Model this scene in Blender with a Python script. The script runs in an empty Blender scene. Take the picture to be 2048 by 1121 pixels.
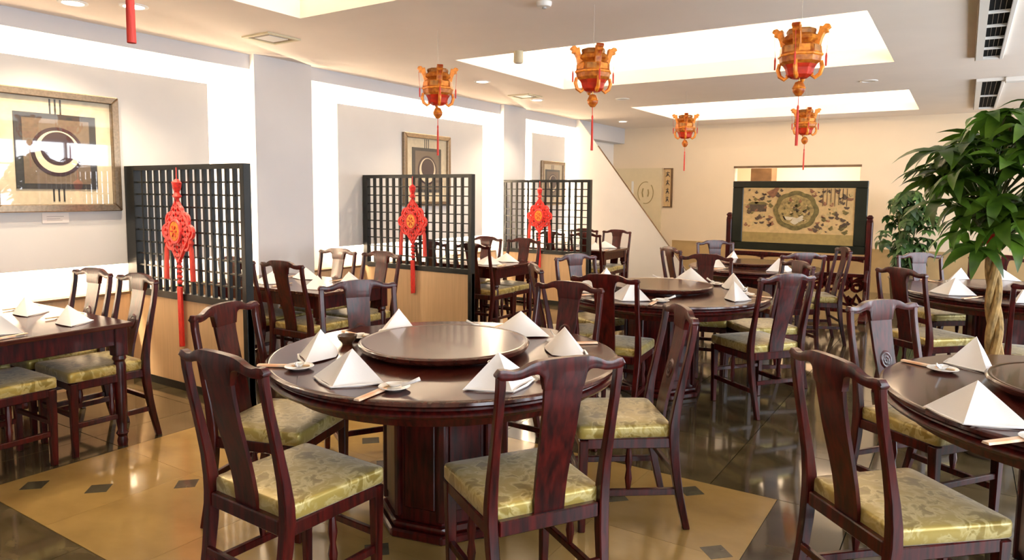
import bpy, bmesh, math, random
from mathutils import Vector, Matrix
random.seed(7)
PI = math.pi
R = math.radians
scene = bpy.context.scene
col = scene.collection

# ------------------------------------------------------------------ camera
cam_d = bpy.data.cameras.new('camera')
cam = bpy.data.objects.new('camera', cam_d); col.objects.link(cam)
YAW, PITCH, ROLL, FPX, CY = -0.5727, 0.09238, -0.00854, 1400.24, 517.5
_f = Vector((math.sin(YAW) * math.cos(PITCH), math.cos(YAW) * math.cos(PITCH), -math.sin(PITCH)))
_r = Vector((math.cos(YAW), -math.sin(YAW), 0))
_d = _f.cross(_r)
_r2 = math.cos(ROLL) * _r + math.sin(ROLL) * _d
_d2 = -math.sin(ROLL) * _r + math.cos(ROLL) * _d
m = Matrix((_r2, -_d2, -_f)).transposed().to_4x4()
m.translation = (0, 0, 1.5)
cam.matrix_world = m
cam_d.sensor_width = 36
cam_d.lens = FPX / 2048 * 36
cam_d.shift_y = (CY - 560.5) / 2048
cam_d.clip_start = 0.05
scene.camera = cam

# ------------------------------------------------------------------ world, exposure, large lights
scene.view_settings.view_transform = 'Standard'
scene.view_settings.look = 'None'
scene.view_settings.gamma = 1
scene.view_settings.use_curve_mapping = False
scene.view_settings.exposure = 1.1
w = bpy.data.worlds.new('sky'); scene.world = w; w.use_nodes = True
w.node_tree.nodes['Background'].inputs[0].default_value = (0.75, 0.86, 1.0, 1)
w.node_tree.nodes['Background'].inputs[1].default_value = 1.5
scene.cycles.use_denoising = True
scene.cycles.max_bounces = 8
scene.cycles.diffuse_bounces = 5
scene.cycles.glossy_bounces = 4
scene.cycles.caustics_reflective = False
scene.cycles.caustics_refractive = False
scene.cycles.sample_clamp_indirect = 6

HC = 2.73            # ceiling height
WX, WXR, WYB, WYR = -5.66, 3.4, 12.3, -3.0     # left wall, right wall, back wall, rear wall
WARM = (1.0, 0.79, 0.55)
WARMER = (1.0, 0.74, 0.46)
DAY = (0.90, 0.94, 1.0)
P_WIN, P_COVE, P_HALO, P_DOWN = 72, 5.5, 17, 60

def area(name, loc, direction, sx, sy, power, color, spread=PI):
    l = bpy.data.lights.new(name, 'AREA'); l.shape = 'RECTANGLE'; l.size = sx; l.size_y = sy
    l.energy = power; l.color = color; l.spread = spread
    o = bpy.data.objects.new(name, l); col.objects.link(o)
    o.location = loc
    d = Vector(direction).normalized()
    o.rotation_euler = d.to_track_quat('-Z', 'Y').to_euler()
    return o
def strip(name, a, b, direction, width, power, color):
    """a lamp strip from a to b, shining towards direction"""
    a = Vector(a); b = Vector(b); x = (b - a).normalized(); z = -Vector(direction).normalized()
    z = (z - z.dot(x) * x).normalized(); y = z.cross(x)
    l = bpy.data.lights.new(name, 'AREA'); l.shape = 'RECTANGLE'; l.size = (b - a).length; l.size_y = width
    l.energy = power * (b - a).length; l.color = color
    o = bpy.data.objects.new(name, l); col.objects.link(o)
    mm = Matrix((x, y, z)).transposed().to_4x4(); mm.translation = (a + b) / 2
    o.matrix_world = mm
    return o

WINS = [(-1.6, 1.0), (1.7, 4.3), (5.0, 7.6), (8.3, 10.9)]       # along the right wall
WZ0, WZ1 = 0.55, 2.45
for a, b in WINS:
    area('window_daylight', (WXR + 0.12, (a + b) / 2, (WZ0 + WZ1) / 2), (-1, 0, 0), b - a - 0.1, WZ1 - WZ0 - 0.1, P_WIN * (0.75 if a > 8 else 1), DAY)

# ------------------------------------------------------------------ materials
def mk(name):
    mt = bpy.data.materials.new(name); mt.use_nodes = True
    return mt, mt.node_tree.nodes, mt.node_tree.links, mt.node_tree.nodes['Principled BSDF']
def plain(name, c, rough=0.5, metal=0.0, coat=0.0, spec=0.5, noise=0.0, scale=6.0, bump=0.0, stretch=(1, 1, 1), sheen=0.0, c2=None, trans=0.0, vary=0.0):
    mt, N, L, P = mk(name)
    P.inputs['Roughness'].default_value = rough
    P.inputs['Metallic'].default_value = metal
    P.inputs['Coat Weight'].default_value = coat
    P.inputs['Coat Roughness'].default_value = 0.06
    P.inputs['Specular IOR Level'].default_value = spec
    P.inputs['Sheen Weight'].default_value = sheen
    P.inputs['Base Color'].default_value = (*c, 1)
    if noise or c2 or bump:
        tc = N.new('ShaderNodeTexCoord'); mp = N.new('ShaderNodeMapping'); mp.inputs['Scale'].default_value = stretch
        nz = N.new('ShaderNodeTexNoise'); nz.inputs['Scale'].default_value = scale; nz.inputs['Detail'].default_value = 5
        L.new(tc.outputs['Object'], mp.inputs['Vector']); L.new(mp.outputs[0], nz.inputs['Vector'])
        if noise or c2:
            rp = N.new('ShaderNodeValToRGB')
            a = tuple(x * (1 - noise) for x in c); b = c2 or tuple(min(1, x * (1 + noise)) for x in c)
            rp.color_ramp.elements[0].color = (*a, 1); rp.color_ramp.elements[1].color = (*b, 1)
            rp.color_ramp.elements[0].position = 0.33; rp.color_ramp.elements[1].position = 0.67
            L.new(nz.outputs['Fac'], rp.inputs['Fac']); out = rp.outputs[0]
            if vary:
                oi = N.new('ShaderNodeObjectInfo'); mr = N.new('ShaderNodeMapRange')
                mr.inputs['To Min'].default_value = 1 - vary; mr.inputs['To Max'].default_value = 1 + vary
                L.new(oi.outputs['Random'], mr.inputs['Value'])
                hs = N.new('ShaderNodeHueSaturation'); L.new(mr.outputs[0], hs.inputs['Value']); L.new(out, hs.inputs['Color']); out = hs.outputs[0]
            L.new(out, P.inputs['Base Color'])
        if bump:
            bp = N.new('ShaderNodeBump'); bp.inputs['Strength'].default_value = bump; bp.inputs['Distance'].default_value = 0.01
            L.new(nz.outputs['Fac'], bp.inputs['Height']); L.new(bp.outputs[0], P.inputs['Normal'])
    if trans:
        tr = N.new('ShaderNodeBsdfTranslucent'); tr.inputs[0].default_value = (*c, 1)
        mx = N.new('ShaderNodeMixShader'); mx.inputs[0].default_value = trans
        L.new(P.outputs[0], mx.inputs[1]); L.new(tr.outputs[0], mx.inputs[2])
        L.new(mx.outputs[0], N['Material Output'].inputs[0])
    return mt
def emit(name, c, s):
    mt, N, L, P = mk(name)
    P.inputs['Emission Color'].default_value = (*c, 1); P.inputs['Emission Strength'].default_value = s
    P.inputs['Base Color'].default_value = (*c, 1)
    return mt
M = {}
M['rosewood'] = plain('rosewood', (0.022, 0.0020, 0.0020), 0.30, coat=0.12, spec=0.32, noise=0.45, scale=9, stretch=(6, 6, 0.8), c2=(0.078, 0.005, 0.004))
M['tabletop'] = plain('lacquered_rosewood', (0.036, 0.006, 0.004), 0.20, coat=0.15, spec=0.4, noise=0.35, scale=5, stretch=(9, 1, 1), c2=(0.072, 0.014, 0.008))
M['susan'] = plain('red_lacquer_wood', (0.055, 0.011, 0.007), 0.20, coat=0.25, noise=0.3, scale=5, stretch=(8, 1, 1))
M['napkin'] = plain('white_linen', (0.86, 0.85, 0.84), 0.8, sheen=0.2, bump=0.08, scale=400)
M['porcelain'] = plain('white_porcelain', (0.85, 0.84, 0.82), 0.12, coat=0.5)
M['brownglaze'] = plain('brown_glaze', (0.10, 0.05, 0.025), 0.15, coat=0.6, noise=0.3, scale=20)
M['darkglaze'] = plain('dark_glaze', (0.02, 0.012, 0.008), 0.12, coat=0.7, noise=0.3, scale=20)
M['sleeve'] = plain('printed_paper', (0.78, 0.66, 0.52), 0.6, c2=(0.80, 0.42, 0.22), scale=14)
M['chop'] = plain('chopstick_lacquer', (0.55, 0.38, 0.22), 0.4)
M['darktile'] = plain('dark_olive_marble', (0.062, 0.046, 0.021), 0.10, coat=0.5, bump=0.05, c2=(0.125, 0.094, 0.046), noise=0.2, scale=3.2, stretch=(1, 2.2, 1), vary=0.22)
M['lighttile'] = plain('honey_marble', (0.315, 0.20, 0.062), 0.19, coat=0.4, bump=0.04, c2=(0.42, 0.275, 0.09), noise=0.05, scale=2.4, stretch=(1, 1.6, 1), vary=0.05)
M['insert'] = plain('dark_insert_marble', (0.075, 0.065, 0.04), 0.18, coat=0.2, noise=0.25, scale=12)
M['grout'] = plain('grout', (0.05, 0.045, 0.03), 0.6)
M['wall'] = plain('white_wall_paint', (0.80, 0.77, 0.73), 0.75, noise=0.02, scale=3)
M['beige'] = plain('cream_wall_paint', (0.82, 0.68, 0.50), 0.75, noise=0.02, scale=2)
M['ceil'] = plain('ceiling_paint', (0.88, 0.79, 0.70), 0.8, noise=0.02, scale=2)
M['panel'] = plain('grey_wall_panel', (0.60, 0.585, 0.56), 0.65, noise=0.02, scale=3)
M['column'] = plain('grey_column_paint', (0.56, 0.555, 0.56), 0.7, noise=0.02, scale=3)
M['soffit'] = plain('grey_soffit_paint', (0.56, 0.56, 0.58), 0.7)
M['tan'] = plain('tan_laminate', (0.60, 0.40, 0.22), 0.45, noise=0.06, scale=4, stretch=(14, 14, 0.6))
M['dado'] = plain('ochre_dado', (0.50, 0.34, 0.15), 0.5, noise=0.08, scale=4)
M['lattice'] = plain('dark_green_black_wood', (0.009, 0.010, 0.0095), 0.42, spec=0.35, noise=0.3, scale=8)
M['red'] = plain('red_silk_cord', (0.80, 0.022, 0.012), 0.5, sheen=0.3, noise=0.3, scale=60)
M['redflat'] = plain('red_satin', (0.66, 0.022, 0.012), 0.5, noise=0.25, scale=30, stretch=(8, 8, 1))
M['gold'] = plain('gold_orange', (0.85, 0.26, 0.02), 0.4, metal=0.1, noise=0.3, scale=40)
M['brass'] = plain('brass', (0.55, 0.36, 0.12), 0.3, metal=0.9)
M['lantern'] = plain('orange_gold_film', (0.70, 0.13, 0.015), 0.35, noise=0.5, scale=28, c2=(0.92, 0.36, 0.04), trans=0.35)
M['lanternred'] = plain('red_film', (0.75, 0.05, 0.015), 0.4, noise=0.3, scale=25, trans=0.4)
M['lanternbrown'] = plain('brown_gold', (0.35, 0.14, 0.03), 0.4, metal=0.3, noise=0.4, scale=30)
M['tassel'] = plain('red_tassel', (0.72, 0.06, 0.04), 0.6, noise=0.2, scale=50, stretch=(6, 6, 0.5), trans=0.2)
M['cord'] = plain('thin_cord', (0.55, 0.48, 0.40), 0.6)
M['frame'] = plain('brushed_bronze_frame', (0.24, 0.18, 0.12), 0.30, metal=0.75, noise=0.15, scale=8, stretch=(1, 8, 8))
M['mat'] = plain('cream_mat', (0.66, 0.56, 0.38), 0.7, noise=0.08, scale=20)
M['artdark'] = plain('charcoal_board', (0.035, 0.033, 0.033), 0.6)
M['artbrown'] = plain('taupe_board', (0.17, 0.125, 0.085), 0.7, noise=0.1, scale=30)
M['artcream'] = plain('cream_crescent', (0.70, 0.60, 0.42), 0.6)
M['artplum'] = plain('plum_disc', (0.035, 0.012, 0.016), 0.6)
M['paper'] = plain('white_card', (0.78, 0.72, 0.66), 0.7)
M['ink'] = plain('ink', (0.04, 0.03, 0.025), 0.6)
M['greyink'] = plain('grey_print', (0.45, 0.40, 0.36), 0.7)
M['board'] = plain('honey_wood_board', (0.62, 0.42, 0.20), 0.5, noise=0.15, scale=6, stretch=(10, 10, 1))
M['brownwood'] = plain('brown_wood', (0.16, 0.085, 0.035), 0.45, noise=0.2, scale=8)
M['screenframe'] = plain('dark_bottle_green_frame', (0.010, 0.012, 0.006), 0.35, spec=0.35, noise=0.2, scale=8)
M['goldsilk'] = plain('gold_silk', (0.62, 0.42, 0.18), 0.5, noise=0.12, scale=20)
M['goldband'] = plain('ochre_silk', (0.36, 0.25, 0.08), 0.5, noise=0.12, scale=20)
M['olive'] = plain('olive_lacquer', (0.16, 0.12, 0.035), 0.4, noise=0.35, scale=25)
M['motifgold'] = plain('pale_gold_inlay', (0.55, 0.40, 0.17), 0.4, noise=0.2, scale=30)
M['motifdark'] = plain('umber_inlay', (0.09, 0.055, 0.03), 0.5, noise=0.3, scale=30)
M['motifrust'] = plain('rust_inlay', (0.26, 0.11, 0.05), 0.5, noise=0.3, scale=30)
M['medal'] = plain('antique_gold', (0.36, 0.25, 0.085), 0.45, noise=0.35, scale=30)
M['white'] = plain('white_enamel', (0.80, 0.78, 0.74), 0.4)
M['ventframe'] = plain('cream_vent', (0.62, 0.55, 0.36), 0.5)
M['black'] = plain('black_grille', (0.008, 0.008, 0.008), 0.9, spec=0.05)
M['grey'] = plain('grey_plastic', (0.4, 0.38, 0.36), 0.5)
M['lens'] = emit('lamp_lens', (1.0, 0.86, 0.66), 9.0)
M['unlit'] = plain('frosted_glass', (0.5, 0.46, 0.42), 0.4)
M['leaf'] = plain('glossy_leaf', (0.040, 0.110, 0.009), 0.36, noise=0.5, scale=5, c2=(0.13, 0.25, 0.022), trans=0.25, vary=0.35)
M['leaf2'] = plain('fine_leaf', (0.035, 0.10, 0.022), 0.45, noise=0.5, scale=6, c2=(0.10, 0.20, 0.05), trans=0.25, vary=0.4)
M['trunk'] = plain('braided_bark', (0.30, 0.185, 0.06), 0.8, noise=0.45, scale=18, stretch=(3, 3, 1), bump=0.3)
M['stem'] = plain('green_stem', (0.10, 0.11, 0.03), 0.6)
M['pot'] = plain('glazed_pot', (0.10, 0.07, 0.05), 0.25, coat=0.5, noise=0.2, scale=6)
M['soil'] = plain('soil', (0.05, 0.035, 0.02), 0.9, noise=0.4, scale=40)
M['alu'] = plain('white_window_frame', (0.7, 0.7, 0.7), 0.4)
M['steel'] = plain('steel', (0.35, 0.34, 0.32), 0.35, metal=0.6)

def brocade():
    mt, N, L, P = mk('gold_brocade')
    tc = N.new('ShaderNodeTexCoord')
    vo = N.new('ShaderNodeTexVoronoi'); vo.inputs['Scale'].default_value = 9
    nz = N.new('ShaderNodeTexNoise'); nz.inputs['Scale'].default_value = 16; nz.inputs['Detail'].default_value = 4; nz.inputs['Distortion'].default_value = 1.4
    L.new(tc.outputs['Object'], vo.inputs['Vector']); L.new(tc.outputs['Object'], nz.inputs['Vector'])
    ad = N.new('ShaderNodeMath'); ad.operation = 'MULTIPLY_ADD'; ad.inputs[1].default_value = 0.5; L.new(vo.outputs['Distance'], ad.inputs[0]); L.new(nz.outputs['Fac'], ad.inputs[2])
    rp = N.new('ShaderNodeValToRGB'); e = rp.color_ramp.elements
    e[0].position = 0.50; e[0].color = (0.23, 0.155, 0.022, 1); e[1].position = 0.86; e[1].color = (0.40, 0.30, 0.065, 1)
    x = e.new(0.66); x.color = (0.30, 0.22, 0.038, 1); x = e.new(0.74); x.color = (0.55, 0.46, 0.19, 1)
    L.new(ad.outputs[0], rp.inputs['Fac']); L.new(rp.outputs[0], P.inputs['Base Color'])
    P.inputs['Roughness'].default_value = 0.34; P.inputs['Sheen Weight'].default_value = 0.3; P.inputs['Metallic'].default_value = 0.25
    bp = N.new('ShaderNodeBump'); bp.inputs['Strength'].default_value = 0.25; bp.inputs['Distance'].default_value = 0.004
    L.new(ad.outputs[0], bp.inputs['Height']); L.new(bp.outputs[0], P.inputs['Normal'])
    return mt
M['brocade'] = brocade()
def glass(name):
    mt, N, L, P = mk(name)
    g = N.new('ShaderNodeBsdfGlossy'); g.inputs['Roughness'].default_value = 0.02
    t = N.new('ShaderNodeBsdfTransparent'); lw = N.new('ShaderNodeLayerWeight'); pw = N.new('ShaderNodeMath'); pw.operation = 'POWER'; pw.inputs[1].default_value = 5; L.new(lw.outputs['Facing'], pw.inputs[0])
    ml = N.new('ShaderNodeMath'); ml.operation = 'MULTIPLY_ADD'; ml.inputs[1].default_value = 0.5; ml.inputs[2].default_value = 0.065; L.new(pw.outputs[0], ml.inputs[0])
    mx = N.new('ShaderNodeMixShader'); L.new(ml.outputs[0], mx.inputs[0]); L.new(t.outputs[0], mx.inputs[1]); L.new(g.outputs[0], mx.inputs[2])
    L.new(mx.outputs[0], N['Material Output'].inputs[0])
    return mt
M['glass'] = glass('picture_glass')

# ------------------------------------------------------------------ mesh helpers
class MB:
    def __init__(s): s.v = []; s.f = []
    def add(s, vs, fs):
        o = len(s.v); s.v += [tuple(p) for p in vs]; s.f += [tuple(i + o for i in q) for q in fs]; return s
    def box(s, x0, x1, y0, y1, z0, z1):
        vs = [(x, y, z) for x in (x0, x1) for y in (y0, y1) for z in (z0, z1)]
        return s.add(vs, [(0, 1, 3, 2), (4, 6, 7, 5), (0, 4, 5, 1), (2, 3, 7, 6), (0, 2, 6, 4), (1, 5, 7, 3)])
    def sweep(s, pts, ws, ds):
        """rectangular sections lying flat in x-y, stacked along pts"""
        n = len(pts); vs = []
        for (x, y, z), a, b in zip(pts, ws, ds):
            vs += [(x - a / 2, y - b / 2, z), (x + a / 2, y - b / 2, z), (x + a / 2, y + b / 2, z), (x - a / 2, y + b / 2, z)]
        fs = [(3, 2, 1, 0), tuple(4 * (n - 1) + i for i in range(4))]
        for k in range(n - 1):
            for i in range(4):
                j = (i + 1) % 4; fs.append((4 * k + i, 4 * k + j, 4 * k + 4 + j, 4 * k + 4 + i))
        return s.add(vs, fs)
    def tube(s, pts, rad, n=8, squash=1.0):
        pts = [Vector(p) for p in pts]; m_ = len(pts)
        if not hasattr(rad, '__len__'): rad = [rad] * m_
        vs = []; up = None
        for k in range(m_):
            t = (pts[min(k + 1, m_ - 1)] - pts[max(k - 1, 0)])
            t = t.normalized() if t.length > 1e-9 else Vector((0, 0, 1))
            if up is None: up = Vector((0, 0, 1)) if abs(t.z) < 0.9 else Vector((1, 0, 0))
            a = up - up.dot(t) * t
            a = a.normalized() if a.length > 1e-6 else t.orthogonal().normalized()
            b = t.cross(a); up = a
            for i in range(n):
                q = 2 * PI * i / n
                vs.append(pts[k] + rad[k] * (math.cos(q) * a + squash * math.sin(q) * b))
        fs = [tuple(range(n - 1, -1, -1)), tuple((m_ - 1) * n + i for i in range(n))]
        for k in range(m_ - 1):
            for i in range(n):
                j = (i + 1) % n; fs.append((k * n + i, k * n + j, (k + 1) * n + j, (k + 1) * n + i))
        return s.add(vs, fs)
    def lathe(s, prof, n=32, c=(0, 0, 0), a0=0.0):
        vs = []; k = len(prof)
        for i in range(n):
            q = a0 + 2 * PI * i / n
            for r, z in prof: vs.append((c[0] + r * math.cos(q), c[1] + r * math.sin(q), c[2] + z))
        fs = []
        for i in range(n):
            j = (i + 1) % n
            for t in range(k - 1): fs.append((i * k + t, j * k + t, j * k + t + 1, i * k + t + 1))
        if prof[0][0] > 1e-6: fs.append(tuple(i * k for i in range(n))[::-1])
        if prof[-1][0] > 1e-6: fs.append(tuple(i * k + k - 1 for i in range(n)))
        return s.add(vs, fs)
    def prism(s, poly, a0, a1, axis='z', fn=None):
        n = len(poly); vs = []
        for a in (a0, a1):
            for u, v in poly:
                p = {'z': (u, v, a), 'y': (u, a, v), 'x': (a, u, v)}[axis]
                vs.append(fn(p) if fn else p)
        fs = [tuple(range(n - 1, -1, -1)), tuple(range(n, 2 * n))]
        for i in range(n):
            j = (i + 1) % n; fs.append((i, j, n + j, n + i))
        return s.add(vs, fs)
    def xf(s, mat):
        s.v = [tuple(mat @ Vector(p)) for p in s.v]; return s
    def mesh(s, name, mat, smooth=False, bevel=0.0, seg=1):
        me = bpy.data.meshes.new(name); bm = bmesh.new()
        bv = [bm.verts.new(p) for p in s.v]
        for q in s.f:
            try: bm.faces.new([bv[i] for i in q])
            except ValueError: pass
        bmesh.ops.remove_doubles(bm, verts=bm.verts, dist=1e-5)
        bmesh.ops.recalc_face_normals(bm, faces=bm.faces)
        if bevel:
            ed = [e for e in bm.edges if len(e.link_faces) == 2 and e.calc_face_angle(0) > 0.6]
            bmesh.ops.bevel(bm, geom=ed, offset=bevel, segments=seg, affect='EDGES', profile=0.5)
        if smooth:
            for f_ in bm.faces: f_.smooth = True
            if smooth != 'all':
                for e in bm.edges:
                    if len(e.link_faces) == 2 and e.calc_face_angle(0) > 0.7: e.smooth = False
        bm.to_mesh(me); bm.free()
        me.materials.append(M[mat])
        return me
    def build(s, name, mat, parent=None, smooth=False, bevel=0.0, seg=1, loc=(0, 0, 0), rot=(0, 0, 0)):
        return put(name, s.mesh(name, mat, smooth, bevel, seg), parent, loc, rot)
def put(name, me, parent=None, loc=(0, 0, 0), rot=(0, 0, 0), scale=None):
    o = bpy.data.objects.new(name, me); col.objects.link(o)
    o.parent = parent; o.location = loc; o.rotation_euler = rot
    if scale: o.scale = scale
    return o
def tag(o, label=None, cat=None, group=None, kind=None):
    if label: o['label'] = label
    if cat: o['category'] = cat
    if group: o['group'] = group
    if kind: o['kind'] = kind
    return o
def thing(name, label, cat, loc=(0, 0, 0), rz=0, group=None):
    o = bpy.data.objects.new(name, None); col.objects.link(o); o.empty_display_size = 0.1
    o.location = loc; o.rotation_euler = (0, 0, rz)
    return tag(o, label, cat, group)
KIDS = {}
def copy_tree(o, parent=None):
    c = o.copy(); col.objects.link(c); c.parent = parent
    for ch in o.children: copy_tree(ch, c)
    return c
def struct(name, mb, mat, parent=None, **k):
    o = mb.build(name, mat, parent, **k)
    if parent is None: o['kind'] = 'structure'
    return o
def boxes(*bs):
    mb = MB()
    for b in bs: mb.box(*b)
    return mb

# ------------------------------------------------------------------ the room
# floor: base, dark marble tiles, honey marble field with dark inserts
LX0, LX1, LY0, LY1 = -4.05, -0.70, 1.40, 3.53
floor = struct('floor', boxes((WX, WXR, WYR, WYB, -0.12, -0.014)), 'grout')
TX, TY, G = 0.67, 0.71, 0.0022
full = boxes((-TX / 2 + G, TX / 2 - G, -TY / 2 + G, TY / 2 - G, -0.016, 0)).mesh('dark_tile', 'darktile')
ix0 = -3
for i in range(-2, 11):
    for j in range(-1, 16):
        x0 = LX0 + 0.335 + (i - 1) * TX - TX; x1 = x0 + TX; y0 = LY0 + j * TY; y1 = y0 + TY
        segs = [(max(x0, WX), x1)]; y1 = min(y1, WYB)
        if LY0 - 0.01 < y0 and y1 < LY1 + 0.01:
            segs = []
            if x0 < LX0: segs.append((max(x0, WX), min(x1, LX0)))
            if x1 > LX1: segs.append((max(x0, LX1), x1))
        for a, b in segs:
            if b - a < 0.02 or y1 - y0 < 0.02: continue
            if abs(b - a - TX) < 1e-4 and abs(y1 - y0 - TY) < 1e-4:
                put('dark_tile', full, floor, ((a + b) / 2, (y0 + y1) / 2, 0))
            else:
                boxes((a + G, b - G, y0 + G, y1 - G, -0.016, 0)).build('dark_tile', 'darktile', floor)
boxes((WX, WXR, WYR, LY0 - TY, -0.016, 0), (2.13, WXR, LY0 - TY, WYB, -0.016, 0)).build('floor_surround', 'darktile', floor)
lt = boxes((-TX / 2 + 0.0008, TX / 2 - 0.0008, -TY / 2 + 0.0008, TY / 2 - 0.0008, -0.016, 0)).mesh('honey_tile', 'lighttile')
for i in range(5):
    for j in range(3):
        put('honey_tile', lt, floor, (LX0 + (i + 0.5) * TX, LY0 + (j + 0.5) * TY, 0))
ins = boxes((-0.05, 0.05, -0.05, 0.05, -0.004, 0.0008)).mesh('insert_tile', 'insert')
for x, y in ((-3.90, 1.58), (-3.59, 1.74), (-3.28, 2.02), (-2.95, 3.01), (-2.62, 2.79), (-1.38, 3.11), (-1.09, 3.39), (-0.80, 2.85), (-2.0, 2.07), (-3.87, 2.56), (-1.75, 2.4)):
    put('insert_tile', ins, floor, (x, y, 0), (0, 0, R(45)))

# ceiling with three coffers
CX0, CX1 = -4.05, -0.62
COF = [(1.37, 3.475), (5.28, 7.375), (9.35, 11.5)]
CT = 0.15
cb = [(WX, CX0, WYR, WYB, HC, HC + CT), (CX1, WXR, WYR, WYB, HC, HC + CT)]
ys = [WYR] + [v for c in COF for v in c] + [WYB]
for k in range(0, len(ys), 2): cb.append((CX0, CX1, ys[k], ys[k + 1], HC, HC + CT))
ceiling = struct('ceiling', boxes(*cb), 'ceil')
LED = 0.2; TOPZ = HC + 0.42
for a, b in COF:
    x0, x1, y0, y1 = CX0 - LED, CX1 + LED, a - LED, b + LED; z0 = HC + CT
    boxes((x0, x1, y0, y1, TOPZ, TOPZ + 0.05), (x0 - 0.04, x0, y0, y1, z0, TOPZ), (x1, x1 + 0.04, y0, y1, z0, TOPZ),
          (x0, x1, y0 - 0.04, y0, z0, TOPZ), (x0, x1, y1, y1 + 0.04, z0, TOPZ)).build('coffer', 'wall', ceiling)
    zz = HC + CT + 0.03; q = 0.10
    k_ = 0.55 if a < 2 else 1.0
    strip('cove_light', (CX0 - q, a, zz), (CX0 - q, b, zz), (0.5, 0, 1), 0.05, P_COVE * k_, WARM)
    strip('cove_light', (CX1 + q, a, zz), (CX1 + q, b, zz), (-0.5, 0, 1), 0.05, P_COVE * k_, WARM)
    strip('cove_light', (CX0, a - q, zz), (CX1, a - q, zz), (0, 0.5, 1), 0.05, P_COVE * k_, WARM)
    strip('cove_light', (CX0, b + q, zz), (CX1, b + q, zz), (0, -0.5, 1), 0.05, P_COVE * k_, WARM)

# left wall with niches
wl = struct('wall_left', boxes((WX - 0.12, WX, WYR, WYB, 0, HC)), 'wall')
CF = -5.437
COLS = [(0.1, 0.75), (4.13, 4.786), (8.20, 8.77)]
for a, b in COLS:
    c_ = boxes((WX, CF, a, b, 0, HC)).build('column', 'column', wl)
    boxes((WX, CF - 0.001, a - 0.002, a, 0, HC)).build('column_reveal', 'wall', wl)
NICHE = [(0.75, 4.13), (4.786, 8.20), (8.77, 10.46)]
PANELS = [(1.15, 3.76), (5.26, 7.90), (9.20, 10.24)]
PZ0, PZ1, PX = 0.92, 2.43, -5.585
for (a, b), (p0, p1) in zip(NICHE, PANELS):
    boxes((-5.53, -5.50, a, b, 2.60, HC)).build('bulkhead', 'soffit', wl)
    boxes((WX, -5.565, a, b, 0.0, 0.68)).build('dado_panel', 'tan', wl)
    boxes((WX, -5.555, a, b, 0.68, 0.70)).build('dado_cap', 'brownwood', wl)
    boxes((PX - 0.022, PX, p0, p1, PZ0, PZ1)).build('backlit_panel', 'panel', wl, bevel=0.003)
    hx = PX - 0.045; i_ = 0.05
    P_ = P_HALO
    strip('halo_light', (hx, p0, PZ1 - i_), (hx, p1, PZ1 - i_), (-0.6, 0, 1), 0.02, P_, WARM)
    strip('halo_light', (hx, p0, PZ0 + i_), (hx, p1, PZ0 + i_), (-0.6, 0, -1), 0.02, P_, WARM)
    strip('halo_light', (hx, p1 - i_, PZ0), (hx, p1 - i_, PZ1), (-0.6, 1, 0), 0.02, P_, WARM)
    strip('halo_light', (hx, p0 + i_, PZ0), (hx, p0 + i_, PZ1), (-0.6, -1, 0), 0.02, P_, WARM)
# soffit beam running on to the back wall
boxes((WX, CF, 10.50, WYB, 2.45, HC)).build('soffit_beam', 'soffit', wl, bevel=0.004)
# sloping stair wall across the end of the niches
SY0, SY1 = 10.46, 10.49
sw = struct('wall_stair', MB().prism([(WX, 0), (-3.30, 0), (-3.30, 0.02), (-5.45, HC), (WX, HC)], SY0, SY1, 'y'), 'wall')
d_ = Vector((-5.45 + 3.30, 0, HC - 0.02)).normalized(); n_ = Vector((d_.z, 0, -d_.x))
p_ = [Vector((-3.30, 0, 0.02)), Vector((-5.10, 0, 0.02 + (HC - 0.02) * 1.80 / 2.15))]
MB().prism([(p_[0].x, p_[0].z), (p_[0].x + n_.x * 0.008, p_[0].z + n_.z * 0.008), (p_[1].x + n_.x * 0.008, p_[1].z + n_.z * 0.008), (p_[1].x, p_[1].z)], SY0 - 0.004, SY1 + 0.004, 'y').build('stair_cap', 'brownwood', sw)

# back wall with a serving hatch
HX0, HX1, HZ0, HZ1 = -3.37, -1.42, 0.95, 1.97
wb = struct('wall_back', boxes((WX, HX0, WYB, WYB + 0.15, 0, HC), (HX1, WXR, WYB, WYB + 0.15, 0, HC), (HX0, HX1, WYB, WYB + 0.15, 0, HZ0), (HX0, HX1, WYB, WYB + 0.15, HZ1, HC)), 'beige')
boxes((-4.45, 3.0, WYB - 0.02, WYB, 0, 0.66)).build('dado_panel', 'dado', wb)
boxes((-4.45, 3.0, WYB - 0.03, WYB, 0.66, 0.685)).build('dado_cap', 'dado', wb)
boxes((HX0 - 0.02, HX1 + 0.02, WYB - 0.012, WYB + 0.0, HZ1, HZ1 + 0.035)).build('hatch_lintel', 'brownwood', wb)
kb = struct('wall_kitchen', boxes((HX0 - 0.5, HX1 + 0.5, 14.2, 14.3, 0, 2.6), (HX0 - 0.55, HX0 - 0.5, WYB + 0.15, 14.3, 0, 2.6), (HX1 + 0.5, HX1 + 0.55, WYB + 0.15, 14.3, 0, 2.6), (HX0 - 0.5, HX1 + 0.5, WYB + 0.15, 14.3, 2.55, 2.6)), 'beige')
tag(boxes((-3.35, -2.98, 13.3, 13.7, 0, 2.05), (-3.35, -2.98, 13.28, 13.3, 1.0, 2.0)).build('kitchen_cabinet', 'brownwood', bevel=0.006), 'dark brown cabinet seen through the serving hatch in the back wall', 'cabinet')
area('kitchen_light', (-2.4, 13.2, 2.5), (0, 0, -1), 1.0, 0.5, 30, WARM)
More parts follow.
